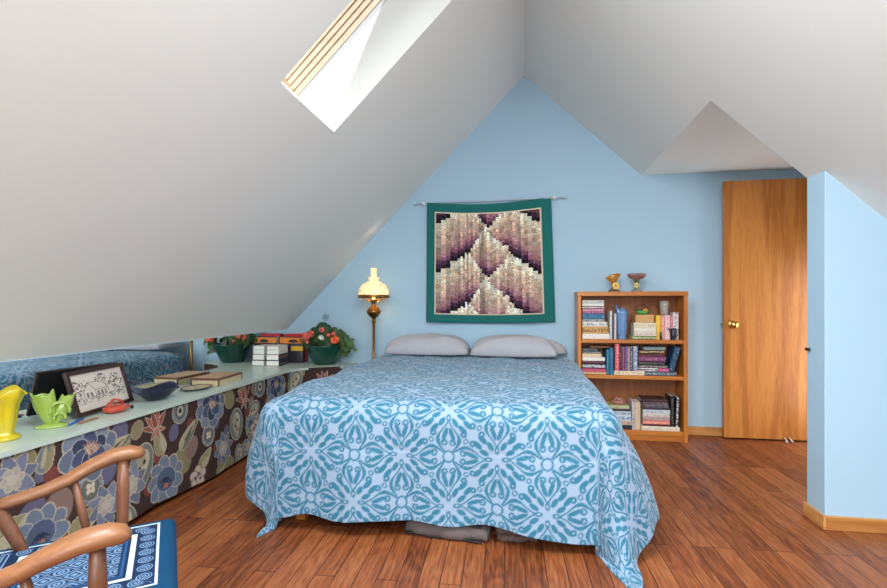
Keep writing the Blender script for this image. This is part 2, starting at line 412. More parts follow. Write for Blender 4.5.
# the door, swung open flat along the back wall
DY = 4.2
dr = MB().box((1.562, DY, .012), (2.337, DY+.035, 2.04)).build('door_1', M['door'], loc=(1.96, DY+.017, 0), bevel=.002); struct(dr)
k = MB(); Rm = Matrix.Translation((1.622, DY, .905)) @ Matrix.Rotation(PI/2, 4, 'X')
k.lathe([(.0, 0), (.032, 0), (.033, .004), (.026, .008), (.012, .012), (.011, .03), (.02, .036), (.027, .046), (.027, .056), (.02, .064), (.0, .067)], seg=24, M=Rm, caps=False)
k.build('door_knob', M['gold'], dr, smooth=True)
k = MB(); k.box((1.558, DY+.008, .875), (1.562, DY+.028, .935)); k.box((1.548, DY+.011, .896), (1.562, DY+.024, .914)); k.build('latch', M['gold'], dr)
k = MB()
for z in (.25, 1.05, 1.85): k.tube([(2.343, DY-.004, z-.045), (2.343, DY-.004, z+.045)], .006); 
k.build('hinge', M['gold'], dr)
st = MB(); st.tube([(2.0, DY+.03, .03), (1.985, DY-.06, .018), (1.975, DY-.075, .012)], [.007, .006, .01], 8); st.tube([(2.03, DY+.0, .03), (2.035, DY-.045, .008)], .006)
o = st.build('door_wedge', plain('clear_plastic', (214, 200, 190), .2), loc=(1.985, DY-.05, 0), smooth=True); tag(o, 'small clear door stop on the floor under the oak door', 'door stop')
o = MB().box((1.404, 2.73, .838), (1.4178, 2.758, .852)).build('door_catch', M['black'], loc=(1.41, 2.72, .84), bevel=.002); tag(o, 'small dark catch fixed on the wall edge beside the oak door', 'catch')

# ------------------------------------------------------------------ counter with a flowered cloth front
CZ = .54
edge = [(-1.85, .55), (-1.85, 3.45), (-1.852, 3.60), (-1.84, 3.70), (-1.80, 3.79), (-1.73, 3.865), (-1.64, 3.925), (-1.515, 3.985)]
ct = thing('counter', 'long low built-in counter with a pale green top and flowered cloth front under the slope', 'counter', (-2.0, 2.4, 0))
poly = [(-2.174, .55)] + edge + [(-1.487, 4.289), (-2.174, 4.289)]
MB().prism(poly, 'z', CZ-.018, CZ).build('countertop', M['counter'], ct)
MB().prism([(-1.53, 4.0), (-1.515, 3.985), (-1.487, 4.289), (-1.505, 4.289)], 'z', 0.0, CZ-.0185).build('end_panel', M['counter_end'], ct)
MB().prism([(-2.174, .57), (-1.905, .57), (-1.905, 3.70), (-1.84, 3.80), (-1.70, 3.92), (-1.56, 3.99), (-1.54, 4.285), (-2.174, 4.285)], 'z', .03, CZ-.019).build('cabinet_body', M['counter_end'], ct)
# the cloth: motifs given as (kind, distance along the front, height, size, turn)
fe = [(-1.862, .55), (-1.862, 3.45), (-1.864, 3.60), (-1.852, 3.70), (-1.811, 3.782), (-1.738, 3.855), (-1.647, 3.914), (-1.535, 3.968)]
seg = [0]
for a, b in zip(fe, fe[1:]): seg.append(seg[-1]+math.hypot(b[0]-a[0], b[1]-a[1]))
seg = np.array(seg); fe_np = np.array(fe)
nu, nv = 860, 150
uu = np.linspace(0, seg[-1], nu); vv = np.linspace(.035, CZ-.002, nv)
FX = np.interp(uu, seg, fe_np[:, 0]); FY = np.interp(uu, seg, fe_np[:, 1])
tx = np.gradient(FX); ty = np.gradient(FY); tl = np.hypot(tx, ty); NX, NY = ty/tl, -tx/tl
U, V = np.meshgrid(uu, vv, indexing='ij')
wave = .006*np.sin(U*9.0+1.2)*(1-V/CZ)*1.3 + .004*np.sin(U*21+.4)*(1-V/CZ)
P = np.stack([FX[:, None]+NX[:, None]*wave, FY[:, None]+NY[:, None]*wave, V], -1)
P[:, 0, 2] += .008*np.sin(uu*5)
Sx = U + .55      # matches the distance along the wall for the straight run
C = np.empty(U.shape+(3,)); C[:] = lin_np((72, 48, 44))
CREAM = (196, 182, 152)
def motif(kind, cx, cz, r, rot=0.0, big=1.0):
    m = (np.abs(Sx-cx) < r*1.6) & (np.abs(V-cz) < r*1.6)
    if not m.any(): return
    x = (Sx[m]-cx)/r; y = (V[m]-cz)/r
    c, s = math.cos(rot), math.sin(rot); x, y = c*x+s*y, -s*x+c*y
    R = np.hypot(x, y); T = np.arctan2(y, x); out = C[m]
    e = .0036/r     # outline half width
    def put(mask, rgb): out[mask] = lin_np(rgb)
    def ell(a, b, rgb, x0=0, y0=0, an=0, line=CREAM):
        X = math.cos(an)*(x-x0)+math.sin(an)*(y-y0); Y = -math.sin(an)*(x-x0)+math.cos(an)*(y-y0)
        d = (np.hypot(X/a, Y/b)-1)*min(a, b)
        if line is not None: put(d < e, line)
        put(d < -e*.2, rgb); return d
    def leaf(a, b, rgb, rgb2=None, x0=0, y0=0, an=0, line=CREAM):
        X = math.cos(an)*(x-x0)+math.sin(an)*(y-y0); Y = -math.sin(an)*(x-x0)+math.cos(an)*(y-y0)
        w = b*np.sqrt(np.clip(1-(X/a)**2, 0, 1))*(1-.45*X/a)*.95
        ins = (np.abs(X) < a) & (np.abs(Y) < w)
        if line is not None: put((np.abs(X) < a+e) & (np.abs(Y) < w+e) & ins, line)
        put((np.abs(X) < a-e) & (np.abs(Y) < w-e), rgb)
        if rgb2: put((np.abs(X) < a-e) & (Y < -.0-.12*np.sin(X*5)) & (np.abs(Y) < w-e), rgb2)
    if kind == 'peony':
        for k in range(8):
            a = k*PI/4+.2; ell(.44, .36, (112, 130, 158) if k % 2 else (92, 112, 140), .62*math.cos(a), .56*math.sin(a), a)
        for k in range(6):
            a = k*PI/3+.5; ell(.34, .27, (62, 80, 124) if k % 2 else (48, 62, 98), .34*math.cos(a), .32*math.sin(a), a, (150, 156, 170))
        for k in range(7):
            a = .35+k*.3; leaf(.26, .07, (208, 176, 146), None, .02+.2*math.cos(a), -.1+.2*math.sin(a), a, (150, 110, 96))
    elif kind == 'peony2':
        for k in range(9):
            a = k*2*PI/9+.35; ell(.4, .3, (100, 124, 152), .62*math.cos(a), .62*math.sin(a), a)
        ell(.52, .5, (70, 92, 130), 0, 0, 0, (150, 160, 176))
        for k in range(5):
            a = -2.6+k*.45; leaf(.3, .07, (44, 52, 86), None, .3*math.cos(a), .1+.3*math.sin(a), a, None)
        ell(.14, .12, (176, 104, 74), 0, -.28, 0, None)
    elif kind == 'star':
        for k in range(8):
            a = k*PI/4+.15; leaf(.46, .30, (112, 124, 158) if k % 2 else (98, 112, 146), None, .52*math.cos(a), .52*math.sin(a), a)
        for k in range(6):
            a = k*PI/3; ell(.17, .15, (168, 164, 152), .24*math.cos(a), .24*math.sin(a), a)
        ell(.16, .15, (186, 178, 160))
    elif kind == 'lily':
        for k, a in enumerate((2.6, 2.05, .55, 1.1, 1.57)):
            leaf(.62, .2, (172, 78, 56) if k % 2 else (152, 62, 46), None, .52*math.cos(a), -.5+.62*math.sin(a), a)
        for a in (-.5, -2.6, -1.57): leaf(.4, .16, (176, 96, 70), None, .3*math.cos(a), -.5+.3*math.sin(a), a)
    elif kind in ('medal', 'medal4'):
        ell(.9, 1, (108, 122, 140)); ell(.68, .76, (88, 100, 112), 0, 0, 0, (150, 156, 150))
        if kind == 'medal': ell(.38, .44, (196, 178, 130), 0, 0, 0, None); ell(.2, .22, (40, 36, 50), 0, 0, 0, None)
        else:
            ell(.52, .58, (110, 116, 100), 0, 0, 0, None)
            for k in range(4): a = PI/4+k*PI/2; ell(.2, .17, (214, 196, 168), .22*math.cos(a), .22*math.sin(a), a, None)
            ell(.07, .07, (150, 90, 70), 0, 0, 0, None)
    elif kind == 'olive': ell(.8, 1, (142, 132, 82), 0, 0, 0, (160, 152, 110))
    elif kind == 'purple': ell(.75, 1, (94, 94, 132), 0, 0, 0, None)
    elif kind == 'pink': ell(.75, 1, (142, 108, 98), 0, 0, 0, None)
    elif kind == 'red': ell(.9, .9, (132, 58, 40), 0, 0, 0, None)
    elif kind == 'cleaf': leaf(1.15, .42, (176, 166, 122), (112, 118, 92)); leaf(.7, .12, (92, 96, 76), None, .1, .05, .1, None)
    elif kind == 'leaf': leaf(1.05, .55, (150, 142, 88), (176, 170, 128)); leaf(.8, .06, (96, 100, 68), None, 0, 0, 0, None)
    elif kind == 'plume':
        ell(.72, 1.05, (112, 124, 118)); leaf(.85, .4, (192, 178, 140), (164, 156, 124), 0, -.05, -PI/2)
        for q in ((.1, .25), (-.12, -.1), (.08, -.4)): ell(.1, .12, (60, 58, 60), q[0], q[1], 0, None)
    elif kind == 'redflower':
        for k in range(5): a = k*2*PI/5+.3; ell(.42, .36, (196, 176, 156), .45*math.cos(a), .45*math.sin(a), a, (142, 70, 52))
        for q in ((.1, .2), (-.25, -.1), (.25, -.2)): ell(.12, .14, (70, 66, 92), q[0], q[1], 0, None)
    elif kind == 'halfring': leaf(1.0, .5, (104, 126, 134), (150, 142, 92)); leaf(.8, .16, (176, 168, 130), None, 0, .1, .1, None)
    C[m] = out
rf = random.Random(3)
back = [('olive', .10), ('red', .045), ('purple', .06), ('pink', .075)]
for i in range(34):
    kd, r = back[i % 4]; r *= .8; motif(kd, .6+rf.random()*3.6, .03+rf.random()*.5, r*(.6+.4*rf.random()), rf.random()*2-1)
for i in range(26):
    motif(('leaf', 'plume', 'star', 'medal4')[i % 4], .6+rf.random()*.85, .03+rf.random()*.5, .06+.03*rf.random(), rf.random()*6)
for i in range(16):
    motif(('leaf', 'plume', 'star', 'peony2')[i % 4], 3.02+rf.random()*1.2, .03+rf.random()*.36, .06+.03*rf.random(), rf.random()*6)
MOT = [('olive', 2.127, .459, .05, -.5), ('olive', 1.582, .482, .06, .4), ('olive', 2.454, .206, .085, .5), ('olive', 2.898, .045, .06, .6),
 ('purple', 2.383, .379, .055, -.2), ('purple', 2.751, .349, .05, -.4), ('purple', 2.024, .476, .07, 0), ('purple', 1.957, .308, .06, -.6), ('purple', 1.608, .259, .085, -.7),
 ('pink', 2.529, .259, .075, -.3), ('pink', 1.719, .244, .095, -.2), ('red', 2.517, .399, .04, 0), ('red', 2.279, .288, .055, 0), ('red', 2.2, .139, .04, 0), ('red', 1.691, .392, .045, 0), ('red', 1.747, .117, .06, 0), ('red', 3.10, .33, .04, 0),
 ('plume', 2.97, .282, .11, .1), ('plume', 2.153, .266, .125, -.35), ('plume', 3.011, .066, .08, .3), ('plume', 1.566, .142, .11, .6), ('plume', 3.743, .44, .10, -.5), ('plume', 2.06, .05, .08, .4),
 ('leaf', 2.278, .358, .085, 1.9), ('leaf', 2.643, .164, .075, .8), ('leaf', 1.848, .147, .10, .5), ('leaf', 1.507, .241, .11, .3), ('leaf', 3.38, .36, .08, .9), ('leaf', 2.80, .05, .07, .4),
 ('cleaf', 2.508, .344, .105, .75), ('cleaf', 1.999, .414, .10, .3), ('halfring', 1.666, .481, .085, 1.3), ('cleaf', 3.60, .38, .08, 1.0),
 ('medal', 2.432, .485, .075, 0), ('medal4', 2.672, .289, .068, 0), ('medal4', 1.864, .273, .078, 0), ('medal', 3.258, .478, .08, 0), ('medal', 4.20, .47, .075, 0), ('medal', 3.45, .22, .07, 0),
 ('lily', 2.242, .472, .105, .35), ('lily', 3.047, .462, .105, .35), ('lily', 3.99, .445, .10, .2), ('redflower', 2.578, .075, .085, 0), ('redflower', 3.2, .2, .08, 0),
 ('star', 2.823, .165, .125, 0), ('star', 2.081, .203, .13, .3), ('star', 1.534, .427, .12, .1), ('star', 1.944, .168, .12, .2), ('star', 4.33, .44, .09, 0),
 ('peony', 2.702, .455, .13, 0), ('peony', 1.86, .435, .135, 0), ('peony', 3.486, .445, .13, 0), ('peony2', 2.33, .148, .125, 0), ('peony2', 1.648, .169, .115, .2), ('peony', 1.18, .42, .13, 0), ('peony2', 1.1, .15, .12, 0)]
for t in MOT: motif(t[0], t[1], t[2], t[3]*(1.0 if t[0].startswith('peony') else .88), t[4])
grey_ = C.mean(-1, keepdims=True); C = C*.66+grey_*.34*np.array((1.04, 1.0, .96))
M['floral'] = attr_mat('flowered_cloth', .9, .18, 260)
grid_mesh('cloth_front', P, M['floral'], ct, C=C)
# three mirror panels on the knee wall above it
for y0, y1, lab in ((.6, 2.323, 'left mirror panel low on the knee wall, behind the framed drawing'), (2.327, 4.28, 'right mirror panel low on the knee wall, reaching the blue corner')):
    o = MB().box((-2.1755, y0, CZ+.001), (-2.169, y1, .829)).build('mirror_panel', M['mirror'], loc=(-2.172, (y0+y1)/2, CZ)); tag(o, lab, 'mirror', 'mirror panels above the counter')

# ------------------------------------------------------------------ bed
BX0, BX1, BY0, BY1 = -1.15, .31, 2.27, 4.245
bed = thing('bed', 'low double bed with grey sheeted mattress under the teal patterned comforter', 'bed', ((BX0+BX1)/2, 3.25, 0))
MB().box((BX0, BY0, .22), (BX1, BY1, .36)).build('box_spring', M['sheet'], bed, bevel=.02)
MB().box((BX0, BY0, .365), (BX1, BY1, .60)).build('mattress', plain('grey_green_sheet', (150, 162, 156), .9, var=.05, bump=.2, bscale=50), bed, bevel=.045)
b = MB(); b.box((BX0+.02, BY0+.02, .14), (BX1-.02, BY0+.05, .22)); b.box((BX0+.02, BY1-.05, .14), (BX1-.02, BY1-.02, .22)); b.box((BX0+.02, BY0+.05, .14), (BX0+.05, BY1-.05, .22)); b.box((BX1-.05, BY0+.05, .14), (BX1-.02, BY1-.05, .22)); b.box((-.46, BY0+.05, .16), (-.38, BY1-.05, .22))
b.build('bed_frame', M['oak_y'], bed)
for x, y in ((-1.098, 2.325), (.25, 2.325), (-1.098, 4.19), (.25, 4.19), (-.42, 3.25)):
    MB().box((x-.025, y-.025, 0), (x+.025, y+.025, .16)).build('leg', M['case'], bed, bevel=.003)

# comforter: a flat sheet laid over the mattress and hanging at three sides
xl, xr, yf, yh, zt, r0 = -1.145, .305, 2.275, 3.99, .638, .105
def sm(t): t = np.clip(t, 0, 1); return t*t*(3-2*t)
LL, LR = .52, .58
na, nb = 560, 520
A = np.linspace(xl-LL, xr+LR, na)
Lf = .60+.035*sm((A+.15)/.5)+.02*sm((-.95-A)/.25)+.006*np.sin(A*14)
B = np.empty((na, nb)); tt = np.linspace(0, 1, nb)
B[:] = (yf-Lf)[:, None]+tt[None, :]*(yh-(yf-Lf))[:, None]
A2 = np.repeat(A[:, None], nb, 1)
def hang(d, slope):
    a = r0*PI/2
    out = np.where(d < a, r0*np.sin(np.minimum(d, a)/r0), r0+slope*(d-a))
    dn = np.where(d < a, r0*(1-np.cos(np.minimum(d, a)/r0)), r0+np.sqrt(np.maximum(1-slope**2, .2))*(d-a))
    return out, dn
ol = np.maximum(xl-A2, 0); orr = np.maximum(A2-xr, 0); of = np.maximum(yf-B, 0)
X = np.clip(A2, xl, xr); Y = np.maximum(B, yf); Z = np.full_like(X, zt)
# gentle loft of the quilting on top
crown = .5*(1-np.abs((A2+.42)/.75)**6)
Z += .010*np.sin(A2*9.2+.7)*np.sin(B*7.9)*sm((B-yf)/.2)+.004*np.sin(A2*23+B*11)
Z -= .012*sm((2.6-B)/.4)
ox = ol+orr; side = np.where(orr > 0, 1.0, -1.0)
d = np.hypot(ox, of); phi = np.arctan2(of, np.maximum(ox, 1e-9))      # 0 at the side, pi/2 at the front
phi = np.where((ox <= 0), PI/2, phi); tn = phi/(PI/2)
slopeR = .30*(1-tn)**1.3+.16*np.exp(-((tn-.5)/.16)**2)-.10*np.exp(-((tn-.78)/.1)**2)+.035
slopeL = .22*(1-tn)**1.2-.10*np.exp(-((tn-.5)/.22)**2)-.05*np.exp(-((tn-.78)/.1)**2)+.02
sl = np.where(orr > 0, slopeR, slopeL)
out, dn = hang(d, sl)
# drapes swing a little in and out along their length
wv = sm((d-.08)/.4)
fold_side = .030*np.sin(B*8.5+1.0)+.016*np.sin(B*19)
fold_front = .020*np.sin(A2*6.3+.5)+.010*np.sin(A2*15.5+1)
out = out+wv*np.where(ox > 0, np.where(of > 0, fold_side*(1-tn)+fold_front*tn, fold_side), fold_front)
bulge = np.where(side < 0, .05*np.sin(np.clip(d/.62, 0, 1)*PI)*(1-tn)**.5*sm(ox/.1), .03*np.sin(np.clip(d/.7, 0, 1)*PI)*(1-tn)**.5*sm(ox/.1))
out = out+bulge
# right corner fans towards the foot, left corner folds under
az = np.where(side > 0, np.interp(tn, [0, .25, .5, .75, 1], [0, .33, .76, .93, 1.0]), np.interp(tn, [0, .3, .6, 1], [0, .36, .72, 1]))*(PI/2)
az = np.where(ox <= 0, PI/2, az)
hx = np.where(d > 0, out*np.cos(az), 0); hy = np.where(d > 0, out*np.sin(az), 0)
X = X+side*hx; Y = Y-hy; Z = Z-dn
under = np.minimum(Z-.012, 0); Z = np.maximum(Z, .012)
X = X-side*under*.0; Y = Y+under*.55
Y = np.where(d > 0, Y, Y)
# creases where it was folded in the packet
for cx in (-.83, -.51, -.06): Z = Z-.004*np.exp(-((A2-cx)/.009)**2)*(of <= 0); Y = Y+.006*np.exp(-((A2-cx)/.010)**2)*(of > .03)
Y = Y+.002*np.exp(-((B-2.0)/.010)**2)*(ox <= 0)*(of > .03)
P = np.stack([X, Y, Z], -1)
# printed pattern: rings on a centred square lattice, each with four pointed ogees, and leaves between
CELL = .432; a0, b0 = -.333, 1.977
pa = (A2-a0)/CELL; pb = (B-b0)/CELL
qa, qb = pa-np.round(pa), pb-np.round(pb)
ra, rb = pa-.5-np.round(pa-.5), pb-.5-np.round(pb-.5)
use = (np.abs(qa)+np.abs(qb)) <= (np.abs(ra)+np.abs(rb))
fa = np.abs(np.where(use, qa, ra)); fb = np.abs(np.where(use, qb, rb))
u = np.maximum(fa, fb); v = np.minimum(fa, fb)          # along an ogee's axis, and across it
mask = np.zeros_like(u)
def band(dist, w): 
    global mask
    mask = np.maximum(mask, np.clip((w-np.abs(dist))/.006+.5, 0, 1))
def fill(dist):
    global mask
    mask = np.maximum(mask, np.clip(-dist/.006+.5, 0, 1))
def ellf(u0, v0, a, b, an):
    c, s = math.cos(an), math.sin(an); x = c*(u-u0)+s*(v-v0); y = -s*(u-u0)+c*(v-v0)
    return (np.hypot(x/a, y/b)-1)*min(a, b)
band(np.hypot(u, v)-.055, .0095)
wog = np.interp(u, [.045, .08, .12, .16, .20, .24, .28, .32, .36, .385], [.040, .066, .098, .119, .120, .100, .067, .035, .012, 0])
dog = np.where((u > .05) & (u < .385), v-wog, 9)
band(np.where(dog < .5, dog+.008*np.exp(-((u-.17)/.07)**2), 9), .009+.011*np.exp(-((u-.17)/.07)**2))
band(np.hypot(u-.150, v-.044)-.026, .0095); fill(ellf(.158, .046, .010, .010, 0))
fill(ellf(.242, .034, .072, .023, -.33)); fill(ellf(.205, .048, .034, .022, -.4))
fill(np.abs(ellf(.412, 0, .030, .018, 0))-.007)
fill(ellf(.368, .068, .052, .026, 2.58))
fill(ellf(.300, .147, .060, .027, 2.37)); band(np.hypot(u-.247, v-.158)-.022, .0115)
fill(np.abs(ellf(.184, .176, .022, .015, PI/4))-.0055)
lightc, darkc = lin_np((144, 167, 192)), lin_np((48, 114, 140))
C = lightc[None, None]*(1-mask[..., None])+darkc[None, None]*mask[..., None]
M['comforter'] = attr_mat('printed_comforter_cotton', .75, .05, 300, sheen=.15)
o = grid_mesh('comforter', P, M['comforter'], None, ((xl+xr)/2, 3.1, 0), C, solid=.014)
tag(o, 'pale blue comforter with teal scroll medallions draped over the bed', 'comforter')

# pillows: two in front, one peeping out behind
def pillow(cx, cy, cz, w, dp, h, rz, rx, label, seed):
    rr = random.Random(seed); n, m = 40, 30
    G = np.zeros((2*n, m, 3))
    sx = np.linspace(-1, 1, n); sy = np.linspace(-1, 1, m)
    SX, SY = np.meshgrid(sx, sy, indexing='ij')
    th = (np.clip(1-np.abs(SX)**3.2, 0, 1)**.55)*(np.clip(1-np.abs(SY)**2.6, 0, 1)**.42)
    edge_x = SX*(1-.05*(1-np.abs(SY)**2)*0-.05*SY**2*np.abs(SX)); edge_y = SY*(1-.07*SX**2)
    wr = .006*np.sin(SX*9+seed)*np.sin(SY*4+seed)+.005*np.sin(SX*4-SY*7+seed*2)
    top = np.stack([edge_x*w/2, edge_y*dp/2, th*h*.86+wr*th], -1); bot = np.stack([edge_x*w/2, edge_y*dp/2, -th*h*.14], -1)
    Rm = np.array(Matrix.Rotation(rz, 3, 'Z') @ Matrix.Rotation(rx, 3, 'X'))
    vs = [tuple(Rm @ p + np.array((cx, cy, cz))) for p in top.reshape(-1, 3)] + [tuple(Rm @ p + np.array((cx, cy, cz))) for p in bot.reshape(-1, 3)]
    fs = []; K = n*m
    for i in range(n-1):
        for j in range(m-1):
            q = (i*m+j, (i+1)*m+j, (i+1)*m+j+1, i*m+j+1); fs.append(q); fs.append(tuple(K+k for k in reversed(q)))
    mb = MB(); mb.add(vs, fs); o = mb.build('pillow', M['pillow'], loc=(cx, cy, cz-.06), smooth=True)
    bm = bmesh.new(); bm.from_mesh(o.data); bmesh.ops.remove_doubles(bm, verts=bm.verts, dist=.0005); bmesh.ops.recalc_face_normals(bm, faces=bm.faces); bm.to_mesh(o.data); bm.free()
    for p in o.data.polygons: p.use_smooth = True
    tag(o, label, 'pillow', 'grey pillows at the head of the bed'); return o
pillow(-.795, 4.065, .669, .72, .33, .165, .02, .03, 'left grey pillow at the head of the bed, nearer the brass lamp', 1)
pillow(-.085, 4.035, .669, .70, .32, .168, -.02, .03, 'right grey pillow at the head of the bed, nearer the bookcase', 2)
pillow(.0, 4.242, .655, .72, .085, .135, 0, 0, 'grey pillow standing behind the right pillow, its end showing towards the bookcase', 5)

# ------------------------------------------------------------------ folded things pushed under the bed
def folded(name, x0, x1, y0, y1, z0, z1, mat, label, cat, rz=0, seed=0, layers=2):
    """a folded cloth: stacked soft layers whose fold faces the room"""
    cx, cy = (x0+x1)/2, (y0+y1)/2
    rr = random.Random(seed); b = MB(); h = (z1-z0)/layers
    for k in range(layers):
        za = z0+k*h; n = 22; prof = []
        dx = rr.uniform(-.02, .02)
        R = h/2*.96
        for i in range(n+1):       # cross-section: rounded at the front fold, blunt behind
            t = i/n
            if t < .5: a = -PI/2-PI*(t*2); prof.append((y0+R*.9+R*.9*math.cos(a), za+R+R*math.sin(a)))
        prof += [(y1, za+2*R), (y1, za)]
        m = 16; vs = []; fs = []; q = len(prof)
        for j in range(m+1):
            x = x0+dx+(x1-x0)*j/m
            sag = .006*math.sin(j*.9+seed+k)+.012*math.sin(j*.35+seed)
            e = min(1, min(j, m-j)/1.5+.75)
            for (yy, zz) in prof: vs.append((x, yy+sag+.004*math.sin(j*2.1+k), za+(zz-za)*e))
        for j in range(m):
            for i in range(q): fs.append((j*q+i, (j+1)*q+i, (j+1)*q+(i+1) % q, j*q+(i+1) % q))
        fs.append(tuple(range(q))); fs.append(tuple(m*q+i for i in range(q-1, -1, -1)))
        T = Matrix.Translation((cx, cy, 0)) @ Matrix.Rotation(rz, 4, 'Z') @ Matrix.Translation((-cx, -cy, 0))
        b.add(vs, fs, T)
    o = b.build(name, mat, loc=(cx, cy, z0), smooth=True); return tag(o, label, cat)
fbk = folded('folded_blanket', -.55, -.165, 2.205, 2.55, .002, .078, plain('grey_wool', (100, 93, 92), .95, var=.12, bump=.3, bscale=90), 'folded grey blanket on the floor under the foot of the bed', 'blanket', rz=-.10, seed=2, layers=1)
b = MB()
for zq, yq in ((.010, 2.196), (.072, 2.206)): b.tube([(-.545+.36*i/12, yq+.036-.006*i/2+.006*math.sin(i), zq) for i in range(13)], .005, 6)
b.build('piping', plain('black_piping', (34, 30, 34), .8), fbk, smooth=True)
folded('denim_bundle', -.46, -.08, 2.25, 2.60, .0795, .134, plain('faded_denim', (84, 80, 88), .95, var=.25, scale=18, bump=.3, bscale=120), 'faded purplish denim bundle on top of the grey blanket under the bed', 'clothes', rz=-.02, seed=5, layers=1)
folded('folded_fabric', -.12, .06, 2.235, 2.50, .002, .066, plain('brown_print', (96, 78, 74), .95, var=.4, scale=40), 'folded brown print fabric under the bed, right of the grey blanket', 'fabric', seed=9, layers=2)

# ------------------------------------------------------------------ brass floor lamp
LX, LY = -1.291, 4.13
lp = thing('floor_lamp', 'brass floor lamp with a glowing cream glass shade in the corner by the bed', 'lamp', (LX, LY, 0))
MB().lathe([(.13, 0), (.13, .012), (.10, .03), (.03, .045), (.014, .06)], (LX, LY, 0), 28).build('base', M['brass'], lp, smooth=True)
MB().tube([(LX, LY, .05), (LX, LY, .905)], .0125, 12).build('pole', M['brass'], lp, smooth=True)
MB().lathe([(.012, .90), (.02, .915), (.014, .93), (.02, .945), (.045, .965), (.062, .992), (.062, 1.008), (.045, 1.03), (.022, 1.045), (.015, 1.06), (.018, 1.075), (.03, 1.085), (.034, 1.095), (.02, 1.105), (.012, 1.12)], (LX, LY, 0), 24).build('oil_font', M['brass'], lp, smooth=True)
b = MB(); b.lathe([(.062, 1.098), (.066, 1.104), (.062, 1.110)], (LX, LY, 0), 24, caps=False)
for k in range(4):
    a = k*PI/2+.4; b.tube([(LX+.02*math.cos(a), LY+.02*math.sin(a), 1.085), (LX+.05*math.cos(a), LY+.05*math.sin(a), 1.092), (LX+.118*math.cos(a), LY+.118*math.sin(a), 1.128)], .003, 6)
b.build('shade_holder', M['gold'], lp, smooth=True)
def shade_mat():
    m, nt, b = new_mat('lit_milk_glass')
    tc = N(nt, 'ShaderNodeTexCoord'); vo = N(nt, 'ShaderNodeTexVoronoi', i_Scale=17.0); L(nt, tc.outputs['Object'], vo.inputs['Vector'])
    cr = N(nt, 'ShaderNodeValToRGB'); cr.color_ramp.elements[0].position = .18; cr.color_ramp.elements[0].color = lin((206, 158, 96)); cr.color_ramp.elements[1].position = .3; cr.color_ramp.elements[1].color = lin((255, 226, 172))
    L(nt, vo.outputs['Distance'], cr.inputs['Fac']); L(nt, cr.outputs['Color'], b.inputs['Base Color']); L(nt, cr.outputs['Color'], b.inputs['Emission Color'])
    b.inputs['Emission Strength'].default_value = .5; b.inputs['Roughness'].default_value = .25; return m
MB().lathe([(.132, 1.128), (.134, 1.15), (.128, 1.19), (.108, 1.228), (.076, 1.252), (.05, 1.262), (.040, 1.270), (.046, 1.285), (.052, 1.297), (.050, 1.297), (.036, 1.275), (.046, 1.258), (.073, 1.246), (.104, 1.222), (.124, 1.187), (.130, 1.15), (.128, 1.13)], (LX, LY, 0), 36, caps=False).build('lamp_shade', shade_mat(), lp, smooth=True); shd_ = [q for q in lp.children if q.name.startswith('lamp_shade')][0]
MB().lathe([(.134, 1.118), (.1365, 1.12), (.1365, 1.143), (.134, 1.145), (.1345, 1.13)], (LX, LY, 0), 36, caps=False).build('shade_band', M['brass'], shd_, smooth=True)
MB().lathe([(.028, 1.12), (.034, 1.16), (.030, 1.24), (.026, 1.30), (.027, 1.378), (.025, 1.378), (.024, 1.30), (.028, 1.24), (.031, 1.16), (.026, 1.122)], (LX, LY, 0), 20, caps=False).build('chimney', plain('lit_chimney_glass', (255, 226, 170), .2, emit=.5), lp, smooth=True)

# ------------------------------------------------------------------ hanging quilt on its rod
QY = YW-.035
rod = thing('hanging_rod', 'thin pale rod with white finials fixed high on the blue wall', 'rod', (-.31, QY, 1.955))
rd_ = MB().tube([(-.955, QY, 1.95), (.345, QY, 1.965)], .006, 8).build('rod', plain('pale_rod', (178, 196, 208), .3), rod, smooth=True)
for x, z in ((-.875, 1.951), (.252, 1.964)):
    q = MB().ball((x, QY, z), .016, 12, 8).tube([(x, QY, z), (x, YW, z)], .006).build('bracket', M['white_paint'], rod, smooth=True)
for x, z in ((-.955, 1.95), (.345, 1.965)): MB().ball((x, QY, z), (.018, .011, .011), 10, 8).build('finial', plain('clear_finial', (186, 204, 216), .2), rd_, smooth=True)
qt = thing('wall_quilt', 'square hanging quilt with a dark teal border and stepped diamond patchwork on the blue wall', 'quilt', (-.31, QY, .91))
def qp(s, t):
    """quilt plane: s 0..1 left to right, t 0..1 bottom to top (the top edge sags between the ends)"""
    l = np.array((-.842, 1.956)) if 0 else None
    xl_ = -.848+(.006)*t; xr_ = .262-.036*t
    zb = .908+.006*s-.012*np.sin(s*PI)*1; zt_ = 1.957+.014*s-.034*np.sin(s*PI)
    x = xl_+(xr_-xl_)*s; z = zb+(zt_-zb)*t
    y = QY-.010-.010*np.sin(s*PI*3+.6)*(1-t)-.004*np.sin(s*17)*(1-.4*t)
    return x, y, z
n = 64; S, T = np.meshgrid(np.linspace(0, 1, n), np.linspace(0, 1, n), indexing='ij')
x, y, z = qp(S, T); P = np.stack([x, y+.004, z], -1)
M['teal_border'] = plain('teal_quilt_cotton', (16, 104, 100), .9, var=.1, scale=60, bump=.3, bscale=120)
grid_mesh('border', P, M['teal_border'], qt, solid=.006)
sI0, sI1, tI0, tI1 = .078, .908, .078, .915
S, T = np.meshgrid(np.linspace(sI0-.012, sI1+.012, n), np.linspace(tI0-.011, tI1+.011, n), indexing='ij')
x, y, z = qp(S, T); grid_mesh('piping', np.stack([x, y-.003, z], -1), plain('cream_piping', (226, 214, 190), .9), qt, solid=.003)
